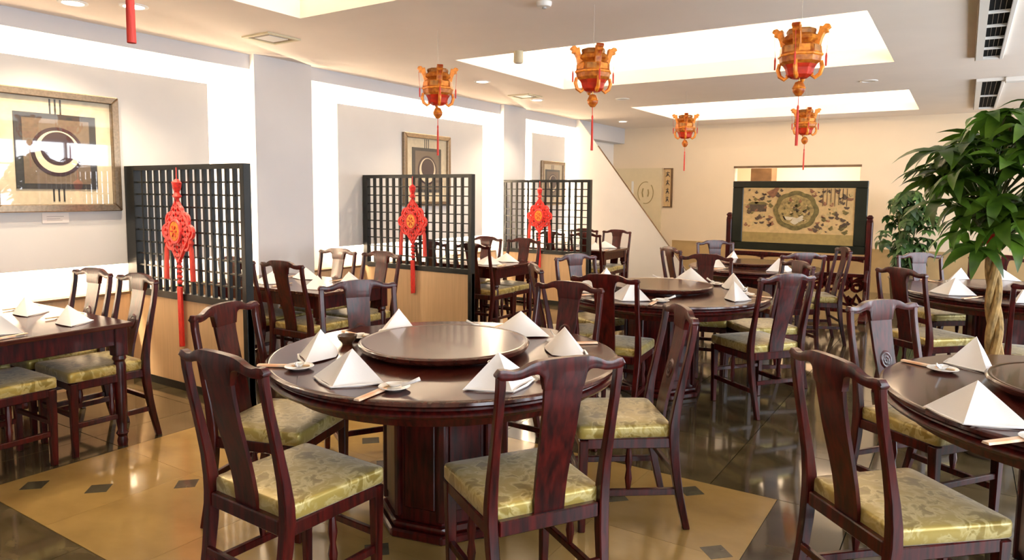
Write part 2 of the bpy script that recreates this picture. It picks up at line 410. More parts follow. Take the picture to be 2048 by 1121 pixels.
# door and emblem in the stair recess
d1 = struct('door_1', boxes((-5.60, -4.68, WYB - 0.035, WYB - 0.001, 0, 1.99)), 'board')
M['doorpaint'] = plain('pale_yellow_door', (0.74, 0.62, 0.40), 0.35, noise=0.03)
d1.data.materials[0] = M['doorpaint']
em = MB()
for k in range(24):
    a0 = 2 * PI * k / 24
    if k in (3, 4, 15, 16): continue
    em.tube([(-4.98 + 0.15 * math.cos(a0), WYB - 0.04, 1.54 + 0.2 * math.sin(a0)), (-4.98 + 0.15 * math.cos(a0 + 0.26), WYB - 0.04, 1.54 + 0.2 * math.sin(a0 + 0.26))], 0.006, 5)
for q in ([(-5.03, 1.62), (-5.045, 1.54), (-5.03, 1.46)], [(-4.93, 1.60), (-4.92, 1.53), (-4.935, 1.47)]):
    em.tube([(x, WYB - 0.04, z) for x, z in q], 0.010, 5)
em.build('door_emblem', 'goldband', d1)
boxes((-5.26, -5.22, WYB - 0.05, WYB - 0.035, 1.28, 1.75)).build('door_pull', 'white', d1, bevel=0.004)

# right wall with windows, rear wall
wr = MB(); edges = [WYR] + [v for w_ in WINS for v in w_] + [WYB]
for k in range(0, len(edges), 2): wr.box(WXR, WXR + 0.15, edges[k], edges[k + 1], 0, HC)
for a, b in WINS: wr.box(WXR, WXR + 0.15, a, b, 0, WZ0); wr.box(WXR, WXR + 0.15, a, b, WZ1, HC)
struct('wall_right', wr, 'beige')
for n_, (a, b) in enumerate(WINS):
    fr = MB()
    for z0, z1 in ((WZ0, WZ0 + 0.05), (WZ1 - 0.05, WZ1), (1.95, 1.99)): fr.box(WXR + 0.02, WXR + 0.07, a, b, z0, z1)
    for t in (0, 1 / 3, 2 / 3, 1):
        y = a + (b - a) * t; fr.box(WXR + 0.02, WXR + 0.07, max(a, y - 0.025), min(b, y + 0.025), WZ0, WZ1)
    struct('window_%d' % (n_ + 1), fr, 'alu')
struct('wall_rear', boxes((WX, WXR, WYR - 0.12, WYR, 0, HC)), 'beige')

# ------------------------------------------------------------------ ceiling fixtures
def downlight(x, y, lit, label):
    t = thing('ceiling_downlight', label, 'ceiling light', (x, y, HC), 0, 'round recessed ceiling downlights')
    MB().lathe([(0.062, -0.001), (0.066, -0.008), (0.088, -0.006), (0.090, 0.0)], 28).build('trim_ring', 'white', t, smooth=True)
    MB().lathe([(0.0, -0.003), (0.062, -0.003), (0.062, -0.001)], 28).build('lens', 'lens' if lit else 'unlit', t)
    if lit:
        l = bpy.data.lights.new('downlight_beam', 'SPOT'); l.energy = P_DOWN if y < 10 else 3; l.color = WARM; l.spot_size = R(125); l.spot_blend = 0.6; l.shadow_soft_size = 0.05
        o = bpy.data.objects.new('downlight_beam', l); col.objects.link(o); o.parent = t; o.location = (0, 0, -0.012)
for x, y, lit, lb in ((-5.01, 2.41, 1, 'lit recessed downlight in ceiling above the nearest booth table, closer to the frame edge'), (-4.75, 2.67, 1, 'lit recessed downlight in ceiling directly behind the hanging red tassel'),
                      (-4.55, 6.42, 1, 'lit recessed downlight beside the lantern nearest the wall'), (-4.80, 8.02, 1, 'lit recessed downlight beside the small ceiling vent near second column'),
                      (-4.93, 11.05, 1, 'lit recessed downlight over the stair recess'), (-0.94, 8.44, 0, 'unlit round downlight between the two bright ceiling coffers'), (-3.79, 8.47, 0, 'unlit round downlight near the lantern with the longest tassel')):
    downlight(x, y, lit, lb)
def vent(x, y, sx, sy, label):
    t = thing('ceiling_vent', label, 'vent', (x, y, HC))
    boxes((-sx, sx, -sy, -sy + 0.03, -0.012, 0), (-sx, sx, sy - 0.03, sy, -0.012, 0), (-sx, -sx + 0.03, -sy + 0.03, sy - 0.03, -0.012, 0), (sx - 0.03, sx, -sy + 0.03, sy - 0.03, -0.012, 0)).build('vent_frame', 'ventframe', t)
    boxes((-sx + 0.07, sx - 0.07, -sy + 0.07, sy - 0.07, -0.010, -0.002)).build('vent_plate', 'white', t)
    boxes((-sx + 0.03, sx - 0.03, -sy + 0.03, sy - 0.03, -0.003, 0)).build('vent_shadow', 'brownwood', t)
vent(-4.75, 3.78, 0.16, 0.16, 'square cream ceiling vent in front of the near grey column')
vent(-4.74, 7.62, 0.16, 0.16, 'square cream ceiling vent in front of the far grey column')
def sensor(x, y, z, label):
    t = thing('smoke_detector', label, 'detector', (x, y, z), 0)
    MB().lathe([(0.05, 0), (0.05, -0.015), (0.042, -0.03), (0.0, -0.034)], 20).build('housing', 'white', t, smooth=True)
    MB().lathe([(0.016, -0.033), (0.014, -0.042), (0.0, -0.044)], 12).build('sensor_tip', 'grey', t, smooth=True)
sensor(-2.35, 4.0, HC, 'small white smoke detector on the ceiling above the lantern row')
t = thing('ceiling_speaker', 'beige cylindrical ceiling speaker at the edge of the big coffer', 'speaker', (-3.33, 5.24, HC))
MB().lathe([(0.0, -0.10), (0.035, -0.10), (0.042, -0.09), (0.042, 0)], 20).build('can', 'ventframe', t, smooth=True)
MB().lathe([(0.0, -0.103), (0.028, -0.103), (0.028, -0.098)], 16).build('grille', 'grey', t)

def slot_diffuser(x0, x1, y0, y1, nseg, label):
    t = thing('air_diffuser', label, 'air vent', ((x0 + x1) / 2, (y0 + y1) / 2, HC))
    hx, hy = (x1 - x0) / 2, (y1 - y0) / 2
    boxes((-hx, -hx + 0.055, -hy, hy, -0.03, 0), (hx - 0.025, hx, -hy, hy, -0.03, 0), (-hx + 0.055, hx - 0.025, -hy, -hy + 0.04, -0.03, 0), (-hx + 0.055, hx - 0.025, hy - 0.04, hy, -0.03, 0)).build('diffuser_frame', 'white', t, bevel=0.003)
    boxes((-hx - 0.006, -hx, -hy, hy, -0.03, 0)).build('edge_strip', 'brownwood', t)
    L_ = 2 * hy - 0.08
    for k in range(nseg):
        a = -hy + 0.04 + L_ * k / nseg; b = a + L_ / nseg
        g = boxes((-hx + 0.055, hx - 0.025, a, b - 0.02, -0.008, 0)).build('grille_back', 'black', t)
        for q in range(1, 4):
            xx = -hx + 0.055 + (2 * hx - 0.08) * q / 4
            boxes((xx - 0.001, xx + 0.001, a, b - 0.02, -0.010, -0.008)).build('louver', 'steel', g)
        boxes((-hx + 0.055, hx - 0.025, b - 0.02, b, -0.026, 0)).build('cross_bar', 'white', t)
slot_diffuser(0.0, 0.20, 4.3, 7.50, 7, 'long slotted air diffuser in the ceiling at upper right, nearer one')
slot_diffuser(0.02, 0.27, 8.85, 11.6, 2, 'shorter slotted air diffuser in the ceiling above the potted tree')
tag(boxes((0.27, 1.4, 8.82, 8.95, HC - 0.05, HC)).build('ceiling_rail', 'white', bevel=0.006), 'white rail on the ceiling leading from the far air diffuser', 'rail')

# ------------------------------------------------------------------ lattice partitions
def partition(y, label):
    sw0 = 0.12 if y < 4 else 0.05; x0, x1 = -5.56, -4.09; t = thing('lattice_partition', label, 'partition', (0, y, 0), 0, 'lattice partitions between the booths')
    boxes((x0, x1, -0.022, 0.022, 0.06, 0.70)).build('lower_panel', 'tan', t)
    boxes((x0, x1, -0.026, 0.026, 0.0, 0.06)).build('plinth', 'lattice', t)
    for a, b, n in ((x0 - 0.01, x0 + sw0, 'stile'), (x1 - 0.045, x1, 'stile')):
        boxes((a, b, -0.03, 0.03, 0.70 if a < -5 else 0, 1.69)).build(n, 'lattice', t, bevel=0.002)
    boxes((x0 + sw0, x1 - 0.045, -0.03, 0.03, 0.69, 0.74)).build('bottom_rail', 'lattice', t)
    boxes((x0 + sw0, x1 - 0.045, -0.03, 0.03, 1.655, 1.69)).build('top_rail', 'lattice', t)
    a, b = x0 + sw0, x1 - 0.045; nc, nr = 15, 10
    vm = boxes((-0.011, 0.011, -0.014, 0.014, 0.74, 1.655)).mesh('vertical_bar', 'lattice')
    for k in range(1, nc): put('vertical_bar', vm, t, (a + (b - a) * k / nc, 0, 0))
    hm = boxes((a, b, -0.009, 0.009, -0.006, 0.006)).mesh('cross_bar', 'lattice')
    for k in range(1, nr): put('cross_bar', hm, t, (0, 0, 0.74 + 0.915 * k / nr))
    return t
PY = [3.03, 5.63, 8.23]
for y, lb in zip(PY, ('dark lattice partition nearest the camera, tan panel below, red knot on it', 'dark lattice partition in the middle of the three, before the second picture', 'farthest dark lattice partition, beside the sloping stair wall')):
    partition(y, lb)

# ------------------------------------------------------------------ red knots
def knot(y, zend, label):
    t = thing('chinese_knot', label, 'wall hanging', (-4.84, y - 0.045, 0), 0, 'red knots hanging on the lattices')
    def torus(cx, cz, rx, rz, r=0.014, n=20): 
        return MB().tube([(cx + rx * math.cos(2 * PI * k / n), 0, cz + rz * math.sin(2 * PI * k / n)) for k in range(n + 1)], r, 6)
    MB().tube([(0, 0, 1.67), (0, 0, 1.56)], 0.004, 5).build('hanging_cord', 'red', t)
    b = MB()
    b.tube([(0, 0.005, 1.585), (0, 0, 1.56), (0, 0, 1.52), (0, 0, 1.49), (0, 0, 1.46), (0, 0, 1.44)], [0.012, 0.036, 0.03, 0.018, 0.034, 0.012], 10)
    b.build('top_knot', 'red', t, smooth=True)
    MB().tube([(0, 0, 1.445), (0, 0, 1.36)], 0.013, 6).build('neck_cord', 'red', t, smooth=True)
    # woven body: two sets of diagonal cords
    b = MB(); c = 1.205; h = 0.115
    for k in range(7):
        s_ = -h + 2 * h * k / 6
        for sg in (1, -1):
            p = [(s_ * 0.72 + u * 0.72, 0.006 * math.sin(k * PI + i * PI) * sg - 0.002, c + sg * (-s_ + u)) for i, u in enumerate((-h, -h / 2, 0, h / 2, h))]
            b.tube(p, 0.0155, 6)
    b.build('woven_body', 'red', t, smooth=True)
    for sx in (-1, 1):
        for dz, rx, rz in ((0.075, 0.045, 0.055), (-0.005, 0.055, 0.05), (-0.085, 0.045, 0.05)):
            torus(sx * (0.115 + (0.02 if abs(dz) < 0.01 else -0.02)), c + dz, rx, rz, 0.013).build('side_loop', 'red', t, smooth=True)
    torus(0, c + 0.14, 0.06, 0.05, 0.016).build('top_loop', 'red', t, smooth=True)
    torus(0, c - 0.14, 0.05, 0.045, 0.016).build('lower_loop', 'red', t, smooth=True)
    MB().prism([(0.062 * math.cos(q) , c + 0.075 * math.sin(q)) for q in [2 * PI * k / 16 for k in range(16)]], -0.034, -0.018, 'y').build('gold_medallion', 'gold', t, bevel=0.006)
    torus(0, c, 0.068, 0.082, 0.011).xf(Matrix.Translation((0, -0.026, 0))).build('medallion_ring', 'red', t, smooth=True)
    em_ = MB()
    for k in range(6):
        q = 2 * PI * k / 6
        em_.tube([(0.012 * math.cos(q), -0.036, c + 0.014 * math.sin(q)), (0.036 * math.cos(q), -0.036, c + 0.044 * math.sin(q))], [0.003, 0.006], 6)
    em_.build('medallion_mark', 'redflat', t)
    for sx in (-1, 1):
        e = MB(); x = sx * 0.155
        e.tube([(sx * 0.14, 0, c - 0.02), (x, 0, c - 0.07)], 0.007, 6)
        e.tube([(x, 0, c - 0.06), (x, 0, c - 0.085), (x, 0, c - 0.10)], [0.012, 0.02, 0.012], 8)
        e.tube([(x, 0, c - 0.10), (x, 0, c - 0.13), (x + sx * 0.01, 0, c - 0.36)], [0.012, 0.022, 0.026], 8, 0.6)
        e.build('side_tassel', 'tassel', t, smooth=True)
    e = MB()
    for k in range(6):
        z = c - 0.185 - 0.038 * k
        e.tube([(0, 0, z + 0.017), (0, 0, z), (0, 0, z - 0.017)], [0.014, 0.032 - 0.001 * k, 0.014], 8, 0.7)
    e.build('beaded_drop', 'red', t, smooth=True)
    MB().prism([(-0.026, c - 0.41), (0.026, c - 0.41), (0.030, zend), (-0.022, zend - 0.01)], -0.012, 0.006, 'y').build('long_tassel', 'redflat', t, bevel=0.004)
for y, ze, lb in zip(PY, (0.35, 0.45, 0.5), ('red silk knot with gold medallion on the nearest lattice, longest tassel', 'red silk knot with gold medallion on the middle lattice', 'red silk knot with gold medallion on the farthest lattice')):
    knot(y, ze, lb)

# ------------------------------------------------------------------ framed pictures on the backlit panels
def picture(yc, zc, sw_, sh_, label):
    t = thing('framed_picture', label, 'picture', (PX, yc, zc), 0, 'framed pictures in the wall niches')
    h, v = sw_ / 2, sh_ / 2; f_ = 0.055
    def fb(a, b): return MB().add(a, b)
    for n in range(4):      # mitred frame
        o_ = [(-h, -v), (h, -v), (h, v), (-h, v)]; i_ = [(-h + f_, -v + f_), (h - f_, -v + f_), (h - f_, v - f_), (-h + f_, v - f_)]
        k = (n + 1) % 4; q = [o_[n], o_[k], i_[k], i_[n]]
        MB().prism(q, 0.0, 0.045, 'x').build('frame_side', 'frame', t, bevel=0.006)
    boxes((0.0, 0.008, -h + f_, h - f_, -v + f_, v - f_)).build('mat_board', 'mat', t)
    a, b = h * 0.62, v * 0.62
    s_ = boxes((0.008, 0.016, -a, a, -b, b)).build('dark_square', 'artdark', t)
    boxes((0.016, 0.018, -a * 0.82, a * 0.82, -b * 0.86, b * 0.86)).build('taupe_square', 'artbrown', s_)
    def disc(r, x0, x1, cy=0, cz=0): return MB().prism([(cy + r * math.cos(2 * PI * k / 40), cz + r * math.sin(2 * PI * k / 40)) for k in range(40)], x0, x1, 'x')
    r = h * 0.40
    disc(r, 0.018, 0.021).build('dark_ring', 'artplum', s_); disc(r * 0.86, 0.021, 0.023, 0, 0).build('cream_crescent', 'artcream', s_); disc(r * 0.68, 0.023, 0.026, r * 0.02, r * 0.13).build('plum_disc', 'artplum', s_)
    for yy in (-0.035, 0, 0.035):
        boxes((0.008, 0.012, yy - 0.005, yy + 0.005, b, v - f_ - 0.004)).build('upper_line', 'artdark', t)
        boxes((0.008, 0.012, yy - 0.005, yy + 0.005, -v + f_ + 0.02, -b)).build('lower_line', 'artdark', t)
    boxes((0.034, 0.036, -h + f_, h - f_, -v + f_, v - f_)).build('glass_pane', 'glass', t)
    return t
picture(2.525, 1.775, 0.88, 0.87, 'large framed crescent picture with glassy reflections, nearest booth wall')
picture(6.70, 1.775, 0.88, 0.87, 'framed dark disc picture behind the middle lattice partition')
picture(9.82, 1.67, 0.74, 0.70, 'small framed picture above the farthest lattice partition')
t = thing('picture_label', 'small white card label on the wall under the large picture', 'label', (PX, 2.495, 1.295))
boxes((0, 0.005, -0.09, 0.09, -0.037, 0.037)).build('card', 'paper', t)
boxes((0.005, 0.0055, -0.06, 0.055, 0.008, 0.013), (0.005, 0.0055, -0.06, 0.03, -0.008, -0.004), (0.005, 0.0055, -0.06, 0.045, -0.02, -0.016)).build('print', 'greyink', t)

# narrow calligraphy plaque on the back wall
t = thing('calligraphy_plaque', 'narrow wooden plaque with dark characters beside the pale door', 'plaque', (-4.56, WYB - 0.002, 1.63))
boxes((-0.075, 0.075, -0.025, 0, -0.35, 0.35)).build('plaque_board', 'board', t, bevel=0.004)
boxes((0.055, 0.085, -0.03, -0.0, -0.355, 0.355)).build('edge_moulding', 'brownwood', t)
boxes((-0.085, 0.055, -0.03, 0, 0.335, 0.355)).build('edge_moulding', 'brownwood', t)
boxes((-0.085, 0.055, -0.03, 0, -0.355, -0.335)).build('edge_moulding', 'brownwood', t)
for k, zc in enumerate((0.24, 0.09, -0.06, -0.21)):
    g = MB()
    for q in (((-0.04, 0.03), (0.03, 0.035)), ((-0.005, 0.055), (-0.01, -0.03)), ((-0.01, 0.02), (-0.04, -0.045)), ((0.0, 0.01), (0.035, -0.045)), ((-0.03, -0.01), (0.02, -0.012))):
        g.tube([(a * (1 - 0.1 * k), -0.026, zc + b) for a, b in q], 0.005, 5)
    g.build('brush_character', 'ink', t)

# ------------------------------------------------------------------ painted standing screen
def standing_screen():
    t = thing('standing_screen', 'large dark framed standing screen with gold medallion painting on carved stand', 'screen', (-1.785, 9.40, 0))
    h = 0.80; z0, z1 = 0.80, 1.69
    fw = 0.135
    fr = [((-h, h, -0.03, 0.03, z1 - 0.085, z1), 'frame_rail'), ((-h, h, -0.03, 0.03, z0, z0 + 0.10), 'frame_rail'), ((-h, -h + fw, -0.03, 0.03, z0 + 0.10, z1 - 0.085), 'frame_stile'), ((h - fw, h, -0.03, 0.03, z0 + 0.10, z1 - 0.085), 'frame_stile')]
    for b, n in fr: boxes(b).build(n, 'screenframe', t, bevel=0.006)
    a0, a1, b0, b1 = -h + fw, h - fw, z0 + 0.10, z1 - 0.085
    cv = boxes((a0, a1, -0.012, 0.012, b0, b1)).build('painting', 'goldsilk', t)
    boxes((a0, a1, -0.016, -0.012, b0, b0 + 0.13)).build('lower_border', 'goldband', cv)
    zc = b0 + 0.13 + (b1 - b0 - 0.13) / 2
    def lobed(r, n=8, amp=0.07, k=64): return [(-0.01 + r * (1 + amp * abs(math.cos(n / 2 * q))) * math.cos(q), zc + r * 0.92 * (1 + amp * abs(math.cos(n / 2 * q))) * math.sin(q)) for q in [2 * PI * i / k for i in range(k)]]
    MB().prism(lobed(0.255), -0.020, -0.012, 'y').build('medallion_rim', 'olive', cv)
    MB().prism(lobed(0.20), -0.024, -0.020, 'y').build('medallion_field', 'medal', cv)
    rnd = random.Random(3)
    def blob(x, z, r, y0, y1, ax=1.0):
        k = 10; ph = rnd.random() * 6
        return MB().prism([(x + r * ax * (0.75 + 0.35 * math.sin(3 * q + ph)) * math.cos(q), z + r * (0.75 + 0.35 * math.cos(2 * q + ph)) * math.sin(q)) for q in [2 * PI * i / k for i in range(k)]], y0, y1, 'y')
    for i in range(40):     # figures inside the medallion
        q = rnd.random() * 6.28; r = 0.17 * math.sqrt(rnd.random())
        blob(-0.01 + r * math.cos(q), zc + r * math.sin(q) * 0.9, 0.012 + 0.020 * rnd.random(), -0.028, -0.024).build('figure_inlay', rnd.choice(['olive', 'motifdark', 'goldsilk', 'motifrust', 'olive']), cv)
    for q in range(3): blob(-0.09 + 0.07 * q, zc - 0.10 - 0.03 * (q == 1), 0.045, -0.029, -0.024, 1.3).build('figure_inlay', 'mat', cv)
    for i in range(190):     # figures and trees round it
        x = rnd.uniform(a0 + 0.03, a1 - 0.03); z = rnd.uniform(b0 + 0.16, b1 - 0.03)
        if (x + 0.01) ** 2 + ((z - zc) / 0.92) ** 2 < 0.30 ** 2: continue
        blob(x, z, 0.012 + 0.024 * rnd.random(), -0.017 - 0.001 * (i % 4), -0.012, 1.2).build('scene_inlay', rnd.choice(['motifdark', 'motifrust', 'olive', 'motifgold', 'motifdark', 'motifrust']), cv)
    blob(-0.28, b1 - 0.06, 0.085, -0.019, -0.012).build('scene_inlay', 'motifrust', cv)
    boxes((-0.58, -0.37, -0.019, -0.012, zc - 0.02, zc + 0.07)).build('pavilion_inlay', 'motifdark', cv)
    MB().prism([(-0.61, zc + 0.07), (-0.34, zc + 0.07), (-0.40, zc + 0.105), (-0.55, zc + 0.105)], -0.02, -0.012, 'y').build('pavilion_inlay', 'olive', cv)
    for i in range(7): boxes((0.30 + 0.045 * i, 0.306 + 0.045 * i, -0.019, -0.012, zc + 0.06 + 0.02 * (i % 3), b1 - 0.01)).build('tree_inlay', 'motifdark', cv)
    # stand
    for sx in (-1, 1):
        x = sx * (h + 0.035)
        p = boxes((x - 0.035, x + 0.035, -0.045, 0.045, 0.06, 1.20)).build('stand_post', 'rosewood', t, bevel=0.008)
        MB().sweep([(x, 0, 1.20), (x, 0, 1.23), (x, 0, 1.25), (x, 0, 1.28)], [0.07, 0.05, 0.075, 0.03], [0.09, 0.06, 0.09, 0.04]).build('post_finial', 'rosewood', p, bevel=0.004)
        MB().prism([(-0.30, 0), (0.30, 0), (0.30, 0.04), (0.20, 0.10), (0.07, 0.14), (-0.07, 0.14), (-0.20, 0.10), (-0.30, 0.04)], x - 0.045, x + 0.045, 'x').build('stand_foot', 'rosewood', t, bevel=0.008)
        sp = MB().prism([(0.05, 0.14), (0.20, 0.16), (0.17, 0.30), (0.10, 0.36), (0.13, 0.48), (0.05, 0.62)], x - 0.02, x + 0.02, 'x').build('side_bracket', 'rosewood', t, bevel=0.006)
        MB().prism([(-0.05, 0.14), (-0.20, 0.16), (-0.17, 0.30), (-0.10, 0.36), (-0.13, 0.48), (-0.05, 0.62)], x - 0.02, x + 0.02, 'x').build('side_bracket', 'rosewood', t, bevel=0.006)
    for z in (0.755, 0.54, 0.10): boxes((-h, h, -0.03, 0.03, z - 0.022, z + 0.022)).build('stand_rail', 'rosewood', t, bevel=0.005)
    for k in range(5):
        x = -h + 2 * h * k / 4
        if 0 < k < 4: boxes((x - 0.015, x + 0.015, -0.02, 0.02, 0.562, 0.733)).build('stand_strut', 'rosewood', t)
    # carved openwork: scrolls and lobes
    for k in range(4):
        c0 = -h + 2 * h * (k + 0.5) / 4
        MB().prism([(c0 - 0.19, 0.733), (c0 - 0.19, 0.70), (c0 - 0.12, 0.715), (c0, 0.72), (c0 + 0.12, 0.715), (c0 + 0.19, 0.70), (c0 + 0.19, 0.733)], -0.012, 0.012, 'y').build('cusped_apron', 'rosewood', t)
    for k in range(11):
        c0 = -h + 2 * h * (k + 0.5) / 11; g = MB()
        for sg in (-1, 1):
            pts = [(c0 + sg * (0.012 + 0.075 * (1 - i / 16)) * math.cos(i * 0.62), 0, 0.40 + (0.012 + 0.085 * (1 - i / 16)) * math.sin(i * 0.62) * (1 if sg > 0 else 0.8)) for i in range(15)]
            g.tube(pts, 0.017, 6)
        g.tube([(c0 - 0.09, 0, 0.13), (c0 - 0.04, 0, 0.22), (c0, 0, 0.30), (c0 + 0.05, 0, 0.22), (c0 + 0.1, 0, 0.13)], 0.024, 6)
        g.tube([(c0 - 0.10, 0, 0.28), (c0 - 0.05, 0, 0.20), (c0 + 0.05, 0, 0.17), (c0 + 0.1, 0, 0.26)], 0.022, 6)
        g.tube([(c0 - 0.1, 0, 0.52), (c0 - 0.05, 0, 0.46), (c0 + 0.02, 0, 0.50), (c0 + 0.1, 0, 0.50)], 0.022, 6)
        g.build('carved_scroll', 'rosewood', t, smooth=True)
standing_screen()

# ------------------------------------------------------------------ chairs
def spl(pts, z):
    n = len(pts)
    for k in range(n - 1):
        (a, ya), (b, yb) = pts[k], pts[k + 1]
        if z <= b:
            ma = (yb - pts[max(k - 1, 0)][1]) / (b - pts[max(k - 1, 0)][0]); q = pts[min(k + 2, n - 1)]; mb = (q[1] - ya) / (q[0] - a)
            h = b - a; u = (z - a) / h
            return (2 * u ** 3 - 3 * u * u + 1) * ya + (u ** 3 - 2 * u * u + u) * h * ma + (3 * u * u - 2 * u ** 3) * yb + (u ** 3 - u * u) * h * mb
    return pts[-1][1]
BACK = [(0.0, 0.005), (0.22, 0.055), (0.42, 0.080), (0.54, 0.074), (0.72, 0.040), (0.88, 0.008), (0.98, 0.0)]
def make_chair():
    t = thing('dining_chair', 'x', 'chair')
    zs = [0, 0.08, 0.16, 0.24, 0.34, 0.44, 0.50, 0.58, 0.66, 0.74, 0.82, 0.90, 0.945]
    for s_ in (-1, 1):
        xs = [0.194 + 0.016 * min(1, z / 0.45) + 0.004 * z for z in zs]
        MB().sweep([(s_ * x, spl(BACK, z), z) for x, z in zip(xs, zs)], [0.030, 0.031, 0.033, 0.035, 0.037, 0.038, 0.037, 0.034, 0.031, 0.029, 0.028, 0.028, 0.028],
                   [0.032, 0.034, 0.036, 0.038, 0.042, 0.044, 0.042, 0.036, 0.032, 0.030, 0.028, 0.028, 0.028]).build('back_post', 'rosewood', t, smooth=True, bevel=0.004)
        MB().sweep([(s_ * 0.198, 0.482, 0), (s_ * 0.200, 0.482, 0.2), (s_ * 0.203, 0.480, 0.425)], [0.030, 0.035, 0.042], [0.030, 0.035, 0.042]).build('front_leg', 'rosewood', t, bevel=0.004)
        boxes((s_ * 0.203 - 0.016, s_ * 0.203 + 0.016, 0.09, 0.465, 0.385, 0.432)).build('seat_rail', 'rosewood', t, bevel=0.004)
        st = boxes((s_ * 0.199 - 0.011, s_ * 0.199 + 0.011, 0.055, 0.47, 0.165, 0.195)).build('side_stretcher', 'rosewood', t, bevel=0.003)
        MB().lathe([(0.010, 0), (0.017, 0.05), (0.011, 0.09), (0.017, 0.13), (0.010, 0.19)], 8, (s_ * 0.199, 0.275, 0.195)).build('stretcher_strut', 'rosewood', st, smooth=True)
    boxes((-0.187, 0.187, 0.464, 0.498, 0.385, 0.432)).build('seat_rail', 'rosewood', t, bevel=0.004)
    boxes((-0.187, 0.187, 0.062, 0.094, 0.390, 0.442)).build('seat_rail', 'rosewood', t, bevel=0.004)
    boxes((-0.187, 0.187, 0.472, 0.492, 0.225, 0.252)).build('front_stretcher', 'rosewood', t, bevel=0.003)
    boxes((-0.183, 0.183, 0.036, 0.056, 0.225, 0.252)).build('rear_stretcher', 'rosewood', t, bevel=0.003)
    # cushion: rounded slab with a slight crown
    n = 9; vs = []; fs = []
    def sq(u, v):
        return math.copysign(abs(u) ** 0.9, u), math.copysign(abs(v) ** 0.9, v)
    prof = [(0.985, 0.432), (1.0, 0.438), (1.0, 0.476), (0.988, 0.486), (0.95, 0.490)]
    ring = []
    K = 40
    def rr(q, s_):
        e = 0.10; c_, d = math.cos(q), math.sin(q)
        x = math.copysign(abs(c_) ** e, c_); y = math.copysign(abs(d) ** e, d)
        w_ = 0.218 + 0.008 * y
        return (x * w_ * s_, 0.297 + y * 0.212 * s_)
    for s_, z in prof + [(0.7, 0.494), (0.35, 0.497)]:
        for k in range(K): x, y = rr(2 * PI * (k + 0.5) / K, s_); vs.append((x, y, z))
    L_ = len(prof) + 2
    for a in range(L_ - 1):
        for k in range(K): j = (k + 1) % K; fs.append((a * K + k, a * K + j, (a + 1) * K + j, (a + 1) * K + k))
    vs.append((0, 0.297, 0.498)); c_ = len(vs) - 1
    for k in range(K): fs.append(((L_ - 1) * K + k, (L_ - 1) * K + (k + 1) % K, c_))
    fs.append(tuple(range(K - 1, -1, -1)))
    MB().add(vs, fs).build('cushion', 'brocade', t, smooth='all')
    # crest rail, a yoke with a raised middle
    top = [(-0.232, 0.950), (-0.226, 0.963), (-0.205, 0.964), (-0.178, 0.957), (-0.152, 0.961), (-0.122, 0.975), (-0.095, 0.983), (-0.05, 0.986), (0, 0.987)]
    top = top + [(-x, z) for x, z in top[-2::-1]]
    bot = [(-0.232, 0.940), (-0.222, 0.930), (-0.195, 0.929), (-0.180, 0.928), (-0.150, 0.931), (-0.118, 0.940), (-0.098, 0.942), (-0.084, 0.937), (-0.075, 0.920), (-0.071, 0.885), (-0.04, 0.885), (0, 0.885)]
    bot = bot + [(-x, z) for x, z in bot[-2::-1]]
    def cres(p): x, y, z = p; return (x, y + spl(BACK, min(z, 0.97)) - 0.016 * (1 - (x / 0.23) ** 2), z)
    # strip construction so both faces stay clean
    nx = 47; xs = [-0.232 + 0.464 * i / (nx - 1) for i in range(nx)]
    def itp(pl, x):
        for (a, za), (b, zb) in zip(pl, pl[1:]):
            if a - 1e-9 <= x <= b + 1e-9: return za + (zb - za) * (x - a) / max(b - a, 1e-9)
        return pl[-1][1]
    vs = []; fs = []
    for x in xs:
        zt, zb = itp(top, x), itp(bot, x); zm = (zt + zb) / 2
        vs += [cres((x, -0.012, zb)), cres((x, -0.017, zm)), cres((x, -0.012, zt)), cres((x, 0.012, zt)), cres((x, 0.017, zm)), cres((x, 0.012, zb))]
    for i in range(nx - 1):
        for k in range(6): j = (k + 1) % 6; fs.append((i * 6 + k, i * 6 + j, i * 6 + 6 + j, i * 6 + 6 + k))
    fs += [(0, 1, 2, 3, 4, 5), tuple((nx - 1) * 6 + k for k in (5, 4, 3, 2, 1, 0))]
    MB().add(vs, fs).build('crest_rail', 'rosewood', t, smooth=True)
    # back splat
    vs = []; fs = []; zz = [0.44, 0.50, 0.56, 0.62, 0.68, 0.74, 0.80, 0.85, 0.895]
    hw = [0.057, 0.058, 0.059, 0.061, 0.063, 0.065, 0.066, 0.068, 0.071]
    for z, w_ in zip(zz, hw):
        y = spl(BACK, z) - 0.016 * min(1, (z - 0.44) / 0.3)
        vs += [(-w_, y - 0.007, z), (w_, y - 0.007, z), (w_, y + 0.007, z), (-w_, y + 0.007, z)]
    n = len(zz)
    for k in range(n - 1):
        for i in range(4): j = (i + 1) % 4; fs.append((4 * k + i, 4 * k + j, 4 * k + 4 + j, 4 * k + 4 + i))
    fs += [(3, 2, 1, 0), tuple(4 * (n - 1) + i for i in range(4))]
    spt = MB().add(vs, fs).build('splat', 'rosewood', t, smooth=True)
    # carved roundel on the front of the splat
    vs = []; fs = []; zc = 0.69; nr, na = 8, 28
    for a in range(nr + 1):
        r = 0.042 * a / nr
        for k in range(na):
            q = 2 * PI * k / na
            hh = 0.0035 + 0.003 * math.cos(r * 420) * (0.6 + 0.4 * math.cos(7 * q)) if a < nr else -0.001
            z = zc + r * 1.15 * math.sin(q)
            vs.append((r * math.cos(q), spl(BACK, z) - 0.016 * min(1, (z - 0.44) / 0.3) + 0.0072 + hh, z))
    for a in range(nr):
        for k in range(na): j = (k + 1) % na; fs.append((a * na + k, a * na + j, (a + 1) * na + j, (a + 1) * na + k))
    MB().add(vs, fs).build('carved_roundel', 'rosewood', spt, smooth='all')
    return t
CH = make_chair(); used = [False]
